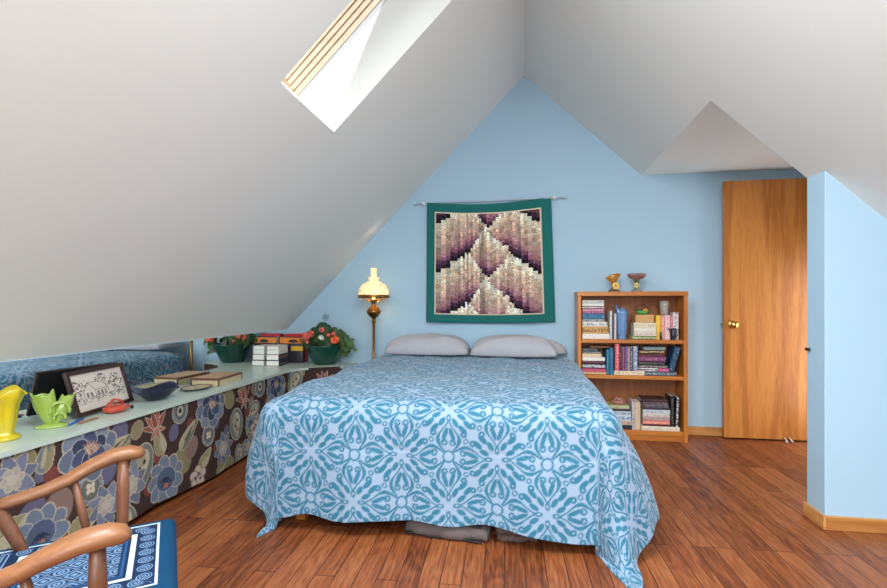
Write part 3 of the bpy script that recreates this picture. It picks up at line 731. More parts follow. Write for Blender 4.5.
# stepped columns, narrow near the peaks; each column runs pale to plum and starts again
wd = [24,22,20,17,15,13,11,9,8,8,10,11,10,9,9,10,12,12,13,14,14,13,12,11,9,9,9,10,11,12,13,14,16,19,20,16]
cum = np.cumsum([0]+wd); px = 60+cum*(465.0/cum[-1])
rq = random.Random(11); nz = 150; n = len(wd)
colr = [(255, 244, 220), (236, 214, 186), (222, 194, 170), (212, 182, 162), (208, 172, 156), (196, 156, 148), (180, 132, 138), (140, 92, 112), (76, 48, 72), (34, 26, 38)]
Pq = []; Cq = []
for i in range(n):
    xc = (px[i]+px[i+1])/2
    if xc < 208: fam = [265+(208-xc)*.676]
    elif xc > 400: fam = [278+(xc-400)*.72]
    else:
        Tt = float(np.interp(xc, [208, 283, 400], [1, 0, 1])); fam = [150+118*Tt, 265+6*(xc > 283)+112*(1-Tt)]
    bnd = sorted(f_+225*k for f_ in fam for k in (-2, -1, 0, 1, 2))
    jx = rq.uniform(-12, 12); bnd = [q+jx+rq.uniform(-3, 3) for q in bnd]; cb_ = rq.uniform(.74, 1.12)
    cols = []
    for j in range(nz):
        yy = 540-(540-88)*(j+.5)/nz
        k = max(0, sum(1 for q in bnd if q <= yy)-1)
        lo, hi = bnd[k], bnd[min(k+1, len(bnd)-1)]
        f = (yy-lo)/max(hi-lo, 1)
        frac = min(.999, max(0, f*.6+.4*(yy-lo)/225)); lim = 1; frac = frac**1.25
        q = int(frac*12)
        base = cb_*np.array([c/1.0 for c in colr[min(9, int(frac*10*lim))]], float)
        cols.append((base, q, k))
    Pq.append(None); Cq.append(cols)
vs = []; fc = []; fcol = []
for i in range(n):
    s0 = sI0+(sI1-sI0)*(px[i]-60)/465; s1 = sI0+(sI1-sI0)*(px[i+1]-60)/465
    jit = {}
    for j in range(nz+1):
        t = tI0+(tI1-tI0)*j/nz
        for s in (s0, s1):
            x, y, z = qp(s, t); vs.append((x, y-.0085-(.0015 if i % 2 else 0), z))
    o_ = i*2*(nz+1)
    for j in range(nz):
        fc.append((o_+2*j, o_+2*j+1, o_+2*j+3, o_+2*j+2))
        base, q, k = Cq[i][j]
        key = (k, q)
        if key not in jit: jit[key] = (rq.uniform(.84, 1.1), rq.uniform(-6, 8))
        g, h = jit[key]
        fcol.append(lin_np(np.clip((base[0]*g+h, base[1]*g, base[2]*g-h*.5), 0, 255)))
me = bpy.data.meshes.new('patchwork'); me.from_pydata([tuple(np.array(p)-np.array(qt.location)) for p in vs], [], fc)
a = me.color_attributes.new('pattern', 'FLOAT_COLOR', 'CORNER')
a.data.foreach_set('color', np.repeat(np.concatenate([np.array(fcol), np.ones((len(fcol), 1))], 1), 4, axis=0).astype(np.float32).ravel())
me.materials.append(attr_mat('printed_patch_cotton', .9, .3, 300, print_=120))
o = bpy.data.objects.new('patchwork', me); col.objects.link(o); o.parent = qt
# snowflake ornament on the wall above the plant
b = MB()
for k in range(6):
    a = k*PI/3+PI/6; c, s = math.cos(a), math.sin(a)
    b.tube([(-1.80, YW-.006, .945), (-1.80+.034*c, YW-.006, .945+.034*s)], .0028, 6)
    for q in (-.6, .6): b.tube([(-1.80+.02*c, YW-.006, .945+.02*s), (-1.80+.02*c+.012*math.cos(a+q), YW-.006, .945+.02*s+.012*math.sin(a+q))], .002, 6)
o = b.build('snowflake_ornament', plain('pewter', (120, 138, 152), .4, .3), loc=(-1.80, YW-.006, .945)); tag(o, 'small grey snowflake ornament on the blue wall above the potted begonia', 'ornament')

# ------------------------------------------------------------------ bookcase
C0, C1, CF, CB, CT = .42, 1.243, 4.033, 4.272, 1.165
bc = thing('bookcase', 'honey oak bookcase with three shelves standing between the bed and the door', 'bookcase', ((C0+C1)/2, 4.15, 0))
for x0 in (C0, C1-.029): MB().box((x0, CF, 0), (x0+.029, CB, 1.131)).build('side_panel', M['case'], bc, bevel=.002)
MB().box((C0-.003, CF-.004, 1.1315), (C1+.003, CB, CT)).build('top_panel', M['case_x'], bc, bevel=.002)
MB().box((C0+.0295, CB-.008, .02), (C1-.0295, CB, 1.131)).build('back_panel', M['case_back'], bc)
SH = (.788, .507, .079)
for z, t in zip(SH, (.029, .029, .036)): MB().box((C0+.0295, CF+.006, z-t), (C1-.0295, CB-.009, z)).build('shelf', M['case_x'], bc, bevel=.002)
MB().box((C0+.0295, CF+.018, 0), (C1-.0295, CF+.036, .0425)).build('kick_board', M['case_x'], bc)

seedc = [0]
def book(x0, x1, z0, z1, base, mark, label, group, upright=False, depth=.15, lean=0, front=CF+.016, den=.5, page=None, rz=0):
    seedc[0] += 1
    w, h = x1-x0, z1-z0
    r = thing('book', label, 'book', ((x0+x1)/2, front+depth/2, z0), group, rz)
    if lean: r.rotation_euler = (0, lean, rz)
    m = spine_mat('book_cover', base, mark, upright, seedc[0], den)
    c = MB(); hw = w/2; t = min(.003, (w if upright else h)*.14); d0, d1 = -depth/2, depth/2
    if upright:
        q = min(.004, w*.2)
        c.prism([(-hw+q, d0), (hw-q, d0), (hw, d0+q), (hw, d1), (hw-t, d1), (hw-t, d0+.006), (-hw+t, d0+.006), (-hw+t, d1), (-hw, d1), (-hw, d0+q)], 'z', 0, h)
        pg = MB().box((-hw+t+.0003, d0+.0065, .002), (hw-t-.0003, d1-.004, h-.003))
    else:
        q = min(.004, h*.2)
        c.prism([(d0, q), (d0+q, 0), (d1, 0), (d1, t), (d0+.006, t), (d0+.006, h-t), (d1, h-t), (d1, h), (d0+q, h), (d0, h-q)], 'x', -hw, hw)
        pg = MB().box((-hw+.003, d0+.0065, t+.0003), (hw-.003, d1-.004, h-t-.0003))
    c.build('cover', m, r, local=True); pg.build('pages', page or M['page'], r, local=True)
    return r
W = (232, 228, 218); K = (36, 32, 36)
# stacks: list from the bottom up; each book's real thickness, so they rest on each other
def stack(z, rows, group, **kw):
    for (x0, x1, h, base, mark, label, *rest) in rows:
        den = rest[0] if rest else .5
        book(x0, x1, z+.0004, z+h, base, mark, label, group, den=den, depth=kw.get('depth', .15)-.004*random.random(), front=kw.get('front', CF+.016)+.006*random.random())
        z += h
    return z
g1, g2, g3, g4 = 'books on the top shelf', 'books on the middle shelf', 'books on the bottom shelf', 'books on the counter'
stack(SH[0], [
 (.460, .667, .043, (232, 226, 216), (200, 140, 130), 'thick white book at the bottom of the left stack on the top shelf', .35),
 (.460, .660, .055, (204, 154, 84), (110, 74, 44), 'thick tan and brown book second from bottom in the top shelf left stack', .8),
 (.460, .652, .038, (226, 222, 218), (48, 44, 60), 'white book with dark blotches resting on the tan book, top shelf left stack', .6),
 (.460, .629, .022, (176, 172, 166), (70, 66, 70), 'thin grey book below the teal blue book in the top shelf left stack', .6),
 (.460, .629, .045, (26, 98, 136), (150, 190, 200), 'thick teal blue book in the middle of the top shelf left stack', .2),
 (.460, .625, .017, (158, 84, 120), (220, 180, 190), 'thin plum pink book lying on the teal blue book, top shelf', .4),
 (.460, .625, .019, (206, 128, 160), (240, 210, 220), 'thin pink book above the plum one in the top shelf left stack', .4),
 (.460, .625, .022, (82, 56, 66), (226, 208, 200), 'dark speckled book below the two white ones, top shelf left stack', 1.0),
 (.460, .625, .023, (232, 228, 220), (210, 200, 190), 'plain white book second from top in the top shelf left stack', .2),
 (.460, .625, .026, (196, 194, 184), (60, 60, 60), 'greyish white book topmost of the left stack on the top shelf', .35)], g1)
book(.669, .687, SH[0]+.0004, 1.012, (214, 214, 206), (90, 90, 100), 'pale slim upright book right of the left stack on the top shelf', g1, True)
book(.688, .703, SH[0]+.0004, 1.002, (38, 40, 62), (120, 120, 150), 'navy slim upright book between two pale ones on the top shelf', g1, True)
book(.704, .719, SH[0]+.0004, .990, (222, 212, 214), (130, 80, 100), 'whitish slim upright book touching the blue vase on the top shelf', g1, True)
stack(SH[0], [
 (.840, 1.016, .028, (110, 134, 86), (214, 206, 170), 'green and cream book under the white stack in the middle of the top shelf', .7),
 (.852, 1.016, .033, (224, 212, 196), (190, 160, 150), 'cream book lying on the green book, top shelf', .6),
 (.852, 1.014, .030, (230, 222, 208), (196, 180, 160), 'pale cream book in the middle of the top shelf cream stack', .3),
 (.852, 1.016, .042, (226, 216, 196), (200, 176, 140), 'thick cream book with faint lettering directly under the tan box', .7)], g1)
ztan = SH[0]+.133
o = MB().box((.866, CF+.02, ztan+.001), (1.0, CF+.15, ztan+.06)).box((.864, CF+.018, ztan+.04), (1.002, CF+.152, ztan+.0625)).build('tan_box', plain('tan_card', (206, 158, 104), .7, var=.12, scale=40), loc=(.933, CF+.085, ztan), bevel=.002); tag(o, 'small tan box on top of the cream books on the top shelf', 'box')
UP = [(1.0205, 1.058, .190, (238, 190, 60), (240, 214, 130), 'yellow upright book right of the cream stack on the top shelf'),
 (1.0595, 1.087, .190, (228, 150, 140), (244, 220, 210), 'salmon pink upright book beside the yellow one on the top shelf'),
 (1.0885, 1.128, .194, (240, 208, 208), (206, 120, 130), 'broad pale pink upright book under the glass mug, top shelf'),
 (1.1295, 1.1465, .189, (212, 112, 122), (240, 220, 220), 'slim rose pink upright book near the right end of the top shelf'),
 (1.148, 1.190, .213, (228, 218, 222), (58, 56, 84), 'tall white upright book at the right end of the top shelf')]
for x0, x1, h, a, c_, lab in UP: book(x0, x1, SH[0]+.0004, SH[0]+h, a, c_, lab, g1, True, front=CF+.045)
# middle shelf
stack(SH[1], [
 (.460, .643, .022, (196, 142, 90), (232, 220, 200), 'pink and tan book at the bottom of the middle shelf left stack', .6),
 (.460, .640, .024, (206, 84, 122), (160, 50, 80), 'magenta pink book second from bottom in the middle shelf left stack', .3),
 (.460, .634, .042, (38, 34, 50), (210, 206, 214), 'thick black book with pale lettering in the middle shelf left stack', .9),
 (.460, .626, .019, (96, 42, 56), (190, 120, 120), 'thin maroon book lying on the thick black one, middle shelf', .4),
 (.460, .633, .029, (236, 232, 222), (220, 210, 200), 'white book in the upper middle of the middle shelf left stack', .2),
 (.460, .606, .030, (222, 200, 166), (200, 170, 130), 'beige book above the white one in the middle shelf left stack', .3),
 (.460, .602, .020, (70, 68, 72), (170, 170, 170), 'dark book with grey marks near the top of the middle shelf left stack', .7),
 (.460, .575, .020, (92, 98, 104), (50, 50, 56), 'short dark grey book topmost of the middle shelf left stack', .4)], g2)
o = book(.52, .655, .7195, .732, (124, 84, 46), (150, 104, 60), 'brown book lying across the tops of the left stack on the middle shelf', g2, den=.2, depth=.13)
book(.643+.001, .663, SH[1]+.0004, .705, (46, 108, 142), (120, 170, 190), 'slim teal upright book beside the left stack on the middle shelf', g2, True)
book(.664, .698, SH[1]+.0004, .7185, (20, 96, 134), (60, 140, 150), 'broad deep teal upright book on the middle shelf', g2, True)
book(.701, .930, SH[1]+.0004, .541, (228, 214, 190), (196, 150, 90), 'long cream book lying under the upright row on the middle shelf', g2, den=.5)
book(.934, 1.168, SH[1]+.0004, .541, (78, 90, 104), (160, 166, 170), 'long slate grey book lying at the right of the middle shelf', g2, den=.6)
for x0, x1, z1, a, c_, lab in [
 (.709, .742, .752, (214, 92, 108), (240, 190, 190), 'tall rose red upright book standing on the long cream book, middle shelf'),
 (.743, .763, .735, (44, 34, 42), (170, 120, 130), 'black upright book right of the rose red one on the middle shelf'),
 (.764, .782, .728, (138, 54, 92), (210, 150, 180), 'plum upright book in the middle shelf upright row'),
 (.783, .804, .731, (66, 66, 112), (170, 170, 210), 'indigo upright book in the middle shelf upright row'),
 (.805, .821, .733, (206, 156, 162), (110, 70, 90), 'dusty pink slim upright book in the middle shelf upright row'),
 (.822, .842, .734, (34, 38, 56), (210, 200, 190), 'navy black upright book next to the two tone one on the middle shelf'),
 (.843, .880, .734, (124, 142, 176), (226, 222, 220), 'pale blue and white upright book at the end of the middle shelf upright row')]:
    book(x0, x1, .5414, z1, a, c_, lab, g2, True)
stack(.5414, [
 (.885, 1.030, .024, (234, 226, 222), (70, 60, 80), 'white book with dark lettering at the bottom of the middle shelf right stack', .9),
 (.893, 1.100, .026, (64, 66, 58), (176, 150, 150), 'dark green mottled book in the middle shelf right stack', .8),
 (.896, 1.081, .026, (44, 40, 46), (120, 124, 110), 'charcoal book in the middle shelf right stack', .6),
 (.889, 1.088, .041, (122, 62, 98), (190, 130, 160), 'thick purple book in the middle shelf right stack', .4),
 (.889, 1.074, .022, (84, 34, 48), (150, 80, 90), 'maroon book lying on the thick purple one, middle shelf', .3),
 (.896, 1.077, .025, (72, 56, 52), (210, 180, 120), 'brown book with gold marks near the top of the middle shelf right stack', .8),
 (.930, 1.085, .026, (116, 132, 136), (176, 186, 186), 'grey blue book topmost of the middle shelf right stack', .4)], g2)
book(1.0335, 1.108, .5414, .565, (206, 92, 142), (230, 170, 190), 'short magenta book wedged beside the white one, middle shelf right', g2, den=.3)
bk = book(1.115, 1.160, .5418, .735, (22, 66, 98), (180, 200, 210), 'dark blue upright book leaning right at the end of the middle shelf', g2, True, den=.3)
bk.rotation_euler = (0, .27, 0); bk.location.x = 1.125; bk.location.z = .5475
# bottom shelf
stack(SH[2], [
 (.715, .837, .034, (34, 34, 50), (90, 90, 110), 'navy book at the bottom of the left stack on the bottom shelf', .3),
 (.700, .837, .034, (206, 190, 170), (150, 60, 90), 'beige and crimson book second from bottom in the bottom shelf left stack', .5),
 (.686, .830, .044, (218, 222, 228), (90, 130, 170), 'white book with blue marks in the bottom shelf left stack', .8),
 (.656, .829, .030, (186, 204, 214), (110, 110, 130), 'pale blue book in the bottom shelf left stack', .5),
 (.648, .824, .018, (52, 42, 56), (150, 120, 130), 'thin dark book near the top of the bottom shelf left stack', .4),
 (.640, .816, .026, (198, 192, 150), (90, 130, 90), 'pale lime book topmost of the bottom shelf left stack', .5)], g3)
book(.840, .862, SH[2]+.0004, .300, (214, 208, 212), (80, 60, 80), 'white upright book between the two stacks on the bottom shelf', g3, True, front=CF+.03)
book(.863, .904, SH[2]+.0004, .296, (222, 196, 160), (200, 170, 140), 'broad cream upright book between the two stacks on the bottom shelf', g3, True, den=.4, front=CF+.03)
zz = SH[2]
book(.907, 1.187, zz+.0004, zz+.035, (230, 216, 196), (200, 170, 140), 'long cream book lying flat under the right stack on the bottom shelf', g3, den=.5, depth=.18, front=CF+.008)
zt3 = stack(zz+.0354, [
 (.919, 1.122, .012, (60, 40, 48), (120, 90, 90), 'thin dark book above the long cream one, bottom shelf', .4),
 (.919, 1.118, .031, (232, 128, 116), (244, 190, 180), 'salmon pink book in the bottom shelf right stack', .7),
 (.919, 1.118, .028, (190, 164, 158), (140, 110, 110), 'dusty pink grey book above the salmon one, bottom shelf', .6),
 (.919, 1.118, .030, (216, 206, 196), (60, 84, 120), 'cream book with navy patch in the bottom shelf right stack', .4),
 (.919, 1.118, .028, (206, 212, 220), (70, 110, 150), 'whitish blue book in the bottom shelf right stack', .5),
 (.919, 1.118, .014, (44, 40, 62), (200, 100, 110), 'thin navy book in the bottom shelf right stack', .3),
 (.919, 1.108, .028, (118, 112, 116), (60, 54, 60), 'grey book in the upper part of the bottom shelf right stack', .7),
 (.914, 1.103, .018, (84, 66, 78), (180, 150, 160), 'thin mauve book second from top in the bottom shelf right stack', .5),
 (.904, 1.100, .022, (58, 40, 42), (120, 80, 70), 'dark brown book topmost of the bottom shelf right stack', .5)], g3)
o = book(1.124, 1.150, zz+.0356, .352, (40, 34, 38), (120, 110, 110), 'black upright book against the right stack on the bottom shelf', g3, True, front=CF+.02)
o = book(1.154, 1.182, zz+.0372, .345, (30, 28, 34), (220, 220, 226), 'black upright book with white lettering, last on the bottom shelf', g3, True, den=.8, front=CF+.02)
o.rotation_euler = (0, .04, 0)

# ------------------------------------------------------------------ ornaments on and in the bookcase
def wavy(n, amp, ph=0):
    return lambda j, t, r, z: (r*(1+amp*math.cos(n*t+ph))*math.cos(t), r*(1+amp*math.cos(n*t+ph))*math.sin(t), z)
VB = plain('powder_blue_glaze', (112, 150, 196), .25, var=.1, scale=20, coat=.4)
def vmod(j, t, r, z):
    k = 1+.05*math.cos(10*t)
    lift = (.014*math.cos(5*t+.7)+.02*math.cos(t-2.4)) if z > .23 else 0
    return (r*k*math.cos(t)*1.05, r*k*math.sin(t), z+lift)
b = MB(); b.lathe([(.036, 0), (.037, .006), (.03, .014), (.026, .022), (.033, .04), (.036, .09), (.038, .15), (.042, .2), (.049, .235), (.045, .235), (.038, .2), (.034, .15), (.03, .06)], (.771, CF+.075, SH[0]+.0005), 40, mod=vmod)
o = b.build('fluted_vase', VB, loc=(.771, CF+.075, SH[0]), smooth=True); tag(o, 'tall fluted powder blue vase on the top shelf of the bookcase', 'vase')
# woven basket trinket with green and orange pieces, on the tan box
zb = ztan+.063
tk = thing('basket_trinket', 'tiny handled basket with green and orange pieces on the tan box', 'ornament', (.926, CF+.08, zb))
b = MB(); b.lathe([(.030, .0), (.042, .012), (.050, .028), (.047, .028), (.038, .014)], (.926, CF+.08, zb+.0005), 20, mod=wavy(8, .04)); b.build('basket', plain('green_basket', (86, 170, 84), .5, var=.3, scale=60), tk, smooth=True)
b = MB(); b.tube([(.926+.047*math.cos(a), CF+.08, zb+.024+.055*math.sin(a)) for a in np.linspace(0, PI, 14)], .004, 6); b.build('handle', plain('dark_wicker', (84, 56, 38), .7), tk, smooth=True)
b = MB()
for dx, dy, r in ((.028, -.012, .014), (.012, -.02, .012), (.03, .01, .013)): b.ball((.926+dx, CF+.08+dy, zb+.032), r, 10, 8)
b.build('orange_fruit', plain('bright_orange', (246, 150, 40), .5, var=.15), tk, smooth=True)
b = MB()
for dx, dy, r in ((-.03, -.01, .013), (-.012, -.018, .014), (-.02, .012, .012)): b.ball((.926+dx, CF+.08+dy, zb+.03), (r, r, r*1.3), 10, 8)
b.build('leaf_cluster', plain('dark_leafy', (44, 86, 50), .5, var=.4, scale=60), tk, smooth=True)
# glass mug standing on the pink upright books
zm = SH[0]+.1945
b = MB(); b.lathe([(.026, 0), (.028, .004), (.033, .03), (.036, .07), (.036, .108), (.033, .108), (.033, .07), (.030, .03), (.02, .008)], (1.098, CF+.1, zm+.0003), 24)
o = tag(b.build('glass_mug', plain('frosted_mug', (172, 164, 152), .2, var=.5, scale=40, coat=.3), loc=(1.098, CF+.1, zm), smooth=True), 'frosted grey patterned tumbler standing on the pink upright books', 'tumbler')
# little dark metal pitcher
mp_ = thing('metal_pitcher', 'small dark metal pitcher in front of the white book on the top shelf', 'pitcher', (1.145, CF+.022, SH[0]))
b = MB(); b.lathe([(.020, 0), (.021, .004), (.018, .01), (.025, .025), (.027, .045), (.02, .066), (.017, .075), (.022, .09), (.019, .09), (.015, .075)], (1.145, CF+.024, SH[0]+.0004), 20); b.build('body', M['dark_grey'], mp_, smooth=True)
b = MB(); b.tube([(1.165, CF+.024, SH[0]+.082), (1.184, CF+.024, SH[0]+.078), (1.186, CF+.024, SH[0]+.055), (1.172, CF+.024, SH[0]+.035)], .0035, 8); b.build('handle', M['dark_grey'], mp_, smooth=True)
b = MB(); b.tube([(1.128, CF+.024, SH[0]+.06), (1.112, CF+.024, SH[0]+.085), (1.106, CF+.024, SH[0]+.09)], [.007, .004, .003], 8); b.build('spout', M['dark_grey'], mp_, smooth=True)
b = MB(); b.lathe([(.009, 0), (.010, .03), (.006, .04), (.008, .05), (.003, .062)], (1.053, CF+.026, SH[0]+.0004), 14); o = tag(b.build('figurine', plain('dark_olive', (54, 60, 46), .4, var=.3), loc=(1.053, CF+.026, SH[0]), smooth=True), 'tiny dark figurine in front of the yellow upright book', 'figurine')
# shallow pinkish trinket dish on the lime book
zd = SH[2]+.186
b = MB(); b.lathe([(.03, 0), (.045, .008), (.052, .024), (.05, .032), (.044, .026), (.03, .012)], (.745, CF+.085, zd+.0006), 24, mod=wavy(7, .06)); 
for k in range(7): a = k*.9; b.ball((.745+.028*math.cos(a), CF+.085+.028*math.sin(a), zd+.034+.004*(k % 3)), .012, 8, 6)
o = tag(b.build('shell_dish', plain('pink_shell', (186, 132, 116), .3, var=.35, scale=40, coat=.3), loc=(.745, CF+.085, zd), smooth=True), 'small pinkish dish of shells on the left stack of the bottom shelf', 'dish')
# fan vase and trumpet vase on top
fv = thing('fan_vase', 'small golden brown fan shaped vase with a flower on top of the bookcase', 'vase', (.715, 4.14, CT))
FX_, FY_ = .715, 4.14
gb = plain('golden_brown_glaze', (176, 112, 30), .3, var=.3, scale=30, coat=.3)
def fanmod(j, t, r, z):
    k = z/.15; return (r*math.cos(t)*1.0-.006*k+.03*max(0, k-.5)*0, r*math.sin(t)*(.45+.3*(1-k)), z+.022*k*k*math.cos(t)*(1 if k > .5 else .3)+(.016*math.sin(t)**2 if z > .11 else 0))
b = MB(); b.lathe([(.016, .026), (.013, .055), (.018, .075), (.038, .098), (.060, .126), (.057, .128), (.034, .1), (.012, .075)], (FX_, FY_, CT), 32, mod=fanmod); b.build('fan_body', gb, fv, smooth=True)
b = MB(); b.lathe([(.046, 0), (.045, .008), (.03, .02), (.016, .03)], (FX_+.004, FY_, CT+.0004), 24, mod=wavy(6, .06)); b.build('foot', plain('dark_amber_glaze', (104, 78, 36), .3, var=.3, coat=.3), fv, smooth=True)
b = MB()
for k in range(6):
    a = k*PI/3; b.ball((FX_+.012+.017*math.cos(a), FY_-.026, CT+.047+.017*math.sin(a)), (.014, .006, .014), 10, 6)
fl_ = b.build('flower', plain('cream_yellow_glaze', (240, 204, 116), .3, var=.15, coat=.3), fv, smooth=True)
MB().ball((FX_+.012, FY_-.034, CT+.047), .008, 8, 6).build('flower_centre', gb, fl_, smooth=True)
tv = thing('trumpet_vase', 'small mushroom shaped vase with a wide brown rim on top of the bookcase', 'vase', (.891, 4.14, CT))
def tm(j, t, r, z): return (r*math.cos(t), r*math.sin(t)*(.55 if z > .09 else .8), z)
b = MB(); b.lathe([(.016, .02), (.014, .05), (.016, .08), (.026, .098), (.055, .11), (.071, .127), (.073, .138), (.066, .146), (.05, .140), (.02, .105), (.01, .07)], (.891, 4.14, CT), 36, mod=tm); b.build('trumpet_body', plain('mauve_brown_glaze', (128, 92, 84), .3, var=.35, scale=18, coat=.3), tv, smooth=True)
b = MB(); b.lathe([(.042, 0), (.041, .008), (.024, .016), (.016, .024)], (.891, 4.14, CT+.0004), 24, mod=wavy(6, .05)); b.build('foot', plain('sage_glaze', (136, 140, 112), .3, var=.2, coat=.3), tv, smooth=True)
b = MB()
for k in range(5):
    a = k*2*PI/5; b.ball((.886+.012*math.cos(a), 4.118, CT+.05+.016*math.sin(a)), (.010, .005, .012), 8, 6)
b.build('flower', plain('pale_yellow_glaze', (214, 196, 112), .3, var=.2, coat=.3), tv, smooth=True)
b = MB(); b.ball((.897, 4.12, CT+.082), (.010, .006, .016), 8, 6); b.ball((.884, 4.12, CT+.085), (.007, .005, .01), 8, 6); b.build('leaf', plain('deep_green_glaze', (60, 84, 62), .3, var=.2), tv, smooth=True)

# ------------------------------------------------------------------ wooden armchair with blue cushion
OX, OY, RZ = -1.085, .926, math.atan2(.62, .785)
ch = thing('armchair', 'reddish wooden spindle armchair at the lower left facing the bed', 'chair', (OX, OY, 0), rz=RZ)
b = MB(); sp_ = [(.255, -.23), (.272, -.14), (.278, 0), (.272, .14), (.255, .23), (.20, .30), (0, .275), (-.17, .23), (-.18, 0), (-.17, -.23), (0, -.275), (.20, -.30)]
b.prism(sp_, 'z', .385, .42); b.build('seat', M['chair'], ch, local=True, bevel=.01)
for sgn in (1, -1):
    path = [(.222, .283, .634), (.212, .286, .640), (.19, .288, .644), (.15, .288, .641), (.10, .282, .627), (.05, .268, .606), (0, .254, .588), (-.06, .241, .572), (-.115, .232, .562)]
    b = MB(); b.tube([(x-.014, sgn*y, z+.003-.010*max(0, 1-abs(x-.03)/.12)) for x, y, z in path], [.012, .022, .026, .027, .024, .021, .020, .020, .019], 14, flat=(1.15, .80)); b.build('arm', M['chair'], ch, local=True, smooth=True)
    b = MB(); b.tube([(.156, sgn*.272, .418), (.157, sgn*.275, .46), (.158, sgn*.279, .55), (.158, sgn*.282, .63)], [.013, .015, .016, .013], 12); b.build('arm_post', M['chair_z'], ch, local=True, smooth=True)
    b = MB(); b.tube([(.082, sgn*.262, .418), (.066, sgn*.266, .50), (.048, sgn*.266, .595)], [.009, .011, .008], 10); b.build('arm_spindle', M['chair_z'], ch, local=True, smooth=True)
    b = MB(); b.tube([(-.035, sgn*.205, .418), (-.075, sgn*.222, .50), (-.125, sgn*.240, .60), (-.22, sgn*.252, .80), (-.30, sgn*.262, .98)], [.013, .0155, .0165, .014, .011], 12); b.build('back_post', M['chair_z'], ch, local=True, smooth=True)
    b = MB(); b.tube([(.19, sgn*.19, .39), (.215, sgn*.215, .2), (.235, sgn*.235, 0)], [.017, .021, .013], 12); b.build('leg', M['chair_z'], ch, local=True, smooth=True)
    b = MB(); b.tube([(-.12, sgn*.16, .39), (-.17, sgn*.20, .2), (-.22, sgn*.235, 0)], [.017, .021, .013], 12); b.build('leg', M['chair_z'], ch, local=True, smooth=True)
    b = MB(); b.tube([(.212, sgn*.212, .16), (0, sgn*.21, .17), (-.182, sgn*.208, .16)], [.009, .013, .009], 10); b.build('stretcher', M['chair'], ch, local=True, smooth=True)
for y in (-.15, -.075, 0, .075, .15):
    b = MB(); b.tube([(-.09, y*.85, .418), (-.19, y, .70), (-.292, y*1.1, .965)], [.007, .009, .006], 8); b.build('back_spindle', M['chair_z'], ch, local=True, smooth=True)
b = MB(); b.tube([(-.28, .29, .975), (-.315, .15, 1.0), (-.325, 0, 1.01), (-.315, -.15, 1.0), (-.28, -.29, .975)], .03, 12, flat=(.45, 1.5)); b.build('crest_rail', M['chair'], ch, local=True, smooth=True)
# cushion: flat pad printed with nested white lines, spirals and lozenges
cu = thing('seat_cushion', 'square blue cushion printed with white lines and spirals on the armchair seat', 'cushion', (OX, OY, .4205), rz=RZ)
x0, x1, y0, y1 = -.165, .292, -.25, .253
n = 380; S, T = np.meshgrid(np.linspace(x0, x1, n), np.linspace(y0, y1, n), indexing='ij')
e = np.minimum(np.minimum(S-x0, x1-S), np.minimum(T-y0, y1-T))
hgt = .004+.032*np.clip(1-(1-np.clip(e/.03, 0, 1))**2, 0, 1)**.5
Cc = np.empty(S.shape+(3,)); TEAL, NAVY, WHT, MID = lin_np((4, 58, 92)), lin_np((14, 38, 68)), lin_np((186, 198, 210)), lin_np((30, 74, 122))
Cc[:] = TEAL
e2 = np.minimum(np.minimum(S+.10, .252-S), np.minimum(T+.135, .215-T)) 
Cc[e2 > 0] = WHT; Cc[e2 > .007] = NAVY
bandm = (e2 > .009) & (e2 < .050)
pu = np.where(np.abs((.252-S)-e2) < 1e-6, T, S)
cell = .042; k = np.round(pu/cell); lx = pu-k*cell; ly = e2-.029
Rr = np.hypot(lx, ly); Th = np.arctan2(ly, lx)
sp = np.abs(((Rr/.0062-Th/(2*PI)) % 1)-.5)
m = bandm & (Rr < .0175) & (sp > .27); Cc[m] = lin_np((112, 142, 176))
Cc[(e2 > .052) & (e2 < .064)] = WHT; Cc[(e2 > .064) & (e2 < .072)] = NAVY; Cc[(e2 > .072) & (e2 < .078)] = MID
inn = e2 > .082
cl = .056; a = (S+T)/cl; c_ = (S-T)/cl
ia, ic = np.floor(a), np.floor(c_); fa_, fc_ = a-ia-.5, c_-ic-.5
par = ((ia+ic) % 2) == 0
sq = np.maximum(np.abs(fa_), np.abs(fc_)); rd = np.hypot(fa_, fc_)
LN = lin_np((106, 136, 170))
Cc[inn & (sq > .44)] = LN*.6+NAVY*.4
Cc[inn & par & (np.abs(sq-.30) < .06)] = LN; Cc[inn & par & (sq < .14)] = LN
Cc[inn & ~par & (np.abs(rd-.34) < .06)] = LN; Cc[inn & ~par & (np.abs(rd-.13) < .06)] = LN
P = np.stack([S, T, hgt], -1)
M['cushion'] = attr_mat('printed_cushion_cotton', .85, .1, 400)
b = grid_mesh('cushion_cover', P+np.array(cu.location), M['cushion'], cu, C=Cc)
MB().box((x0, y0, 0), (x1, y1, .0045)).build('underside', plain('teal_backing', (4, 58, 92), .9), cu, local=True)

# ------------------------------------------------------------------ things on the counter
Zc = CZ+.0006
# yellow vase (leaf relief, flared scalloped lip)
yx, yy = -2.03, 1.635
b = MB()
def ym(j, t, r, z):
    k = 1+.07*math.cos(6*t)*(z > .02)+.03*math.sin(13*t+z*60)*(.03 < z < .12)
    return (r*k*math.cos(t), r*k*math.sin(t), z+(.016*math.cos(3*t+.4) if z > .165 else 0))
b.lathe([(.055, 0), (.058, .006), (.05, .014), (.034, .024), (.036, .04), (.042, .07), (.044, .10), (.050, .135), (.062, .165), (.074, .186), (.071, .188), (.056, .165), (.042, .12), (.03, .05)], (yx, yy, Zc), 48, mod=ym)
o = tag(b.build('yellow_vase', M['yellow_glaze'], loc=(yx, yy, CZ), smooth=True), 'bright yellow vase with leaf relief at the far left of the counter', 'vase')
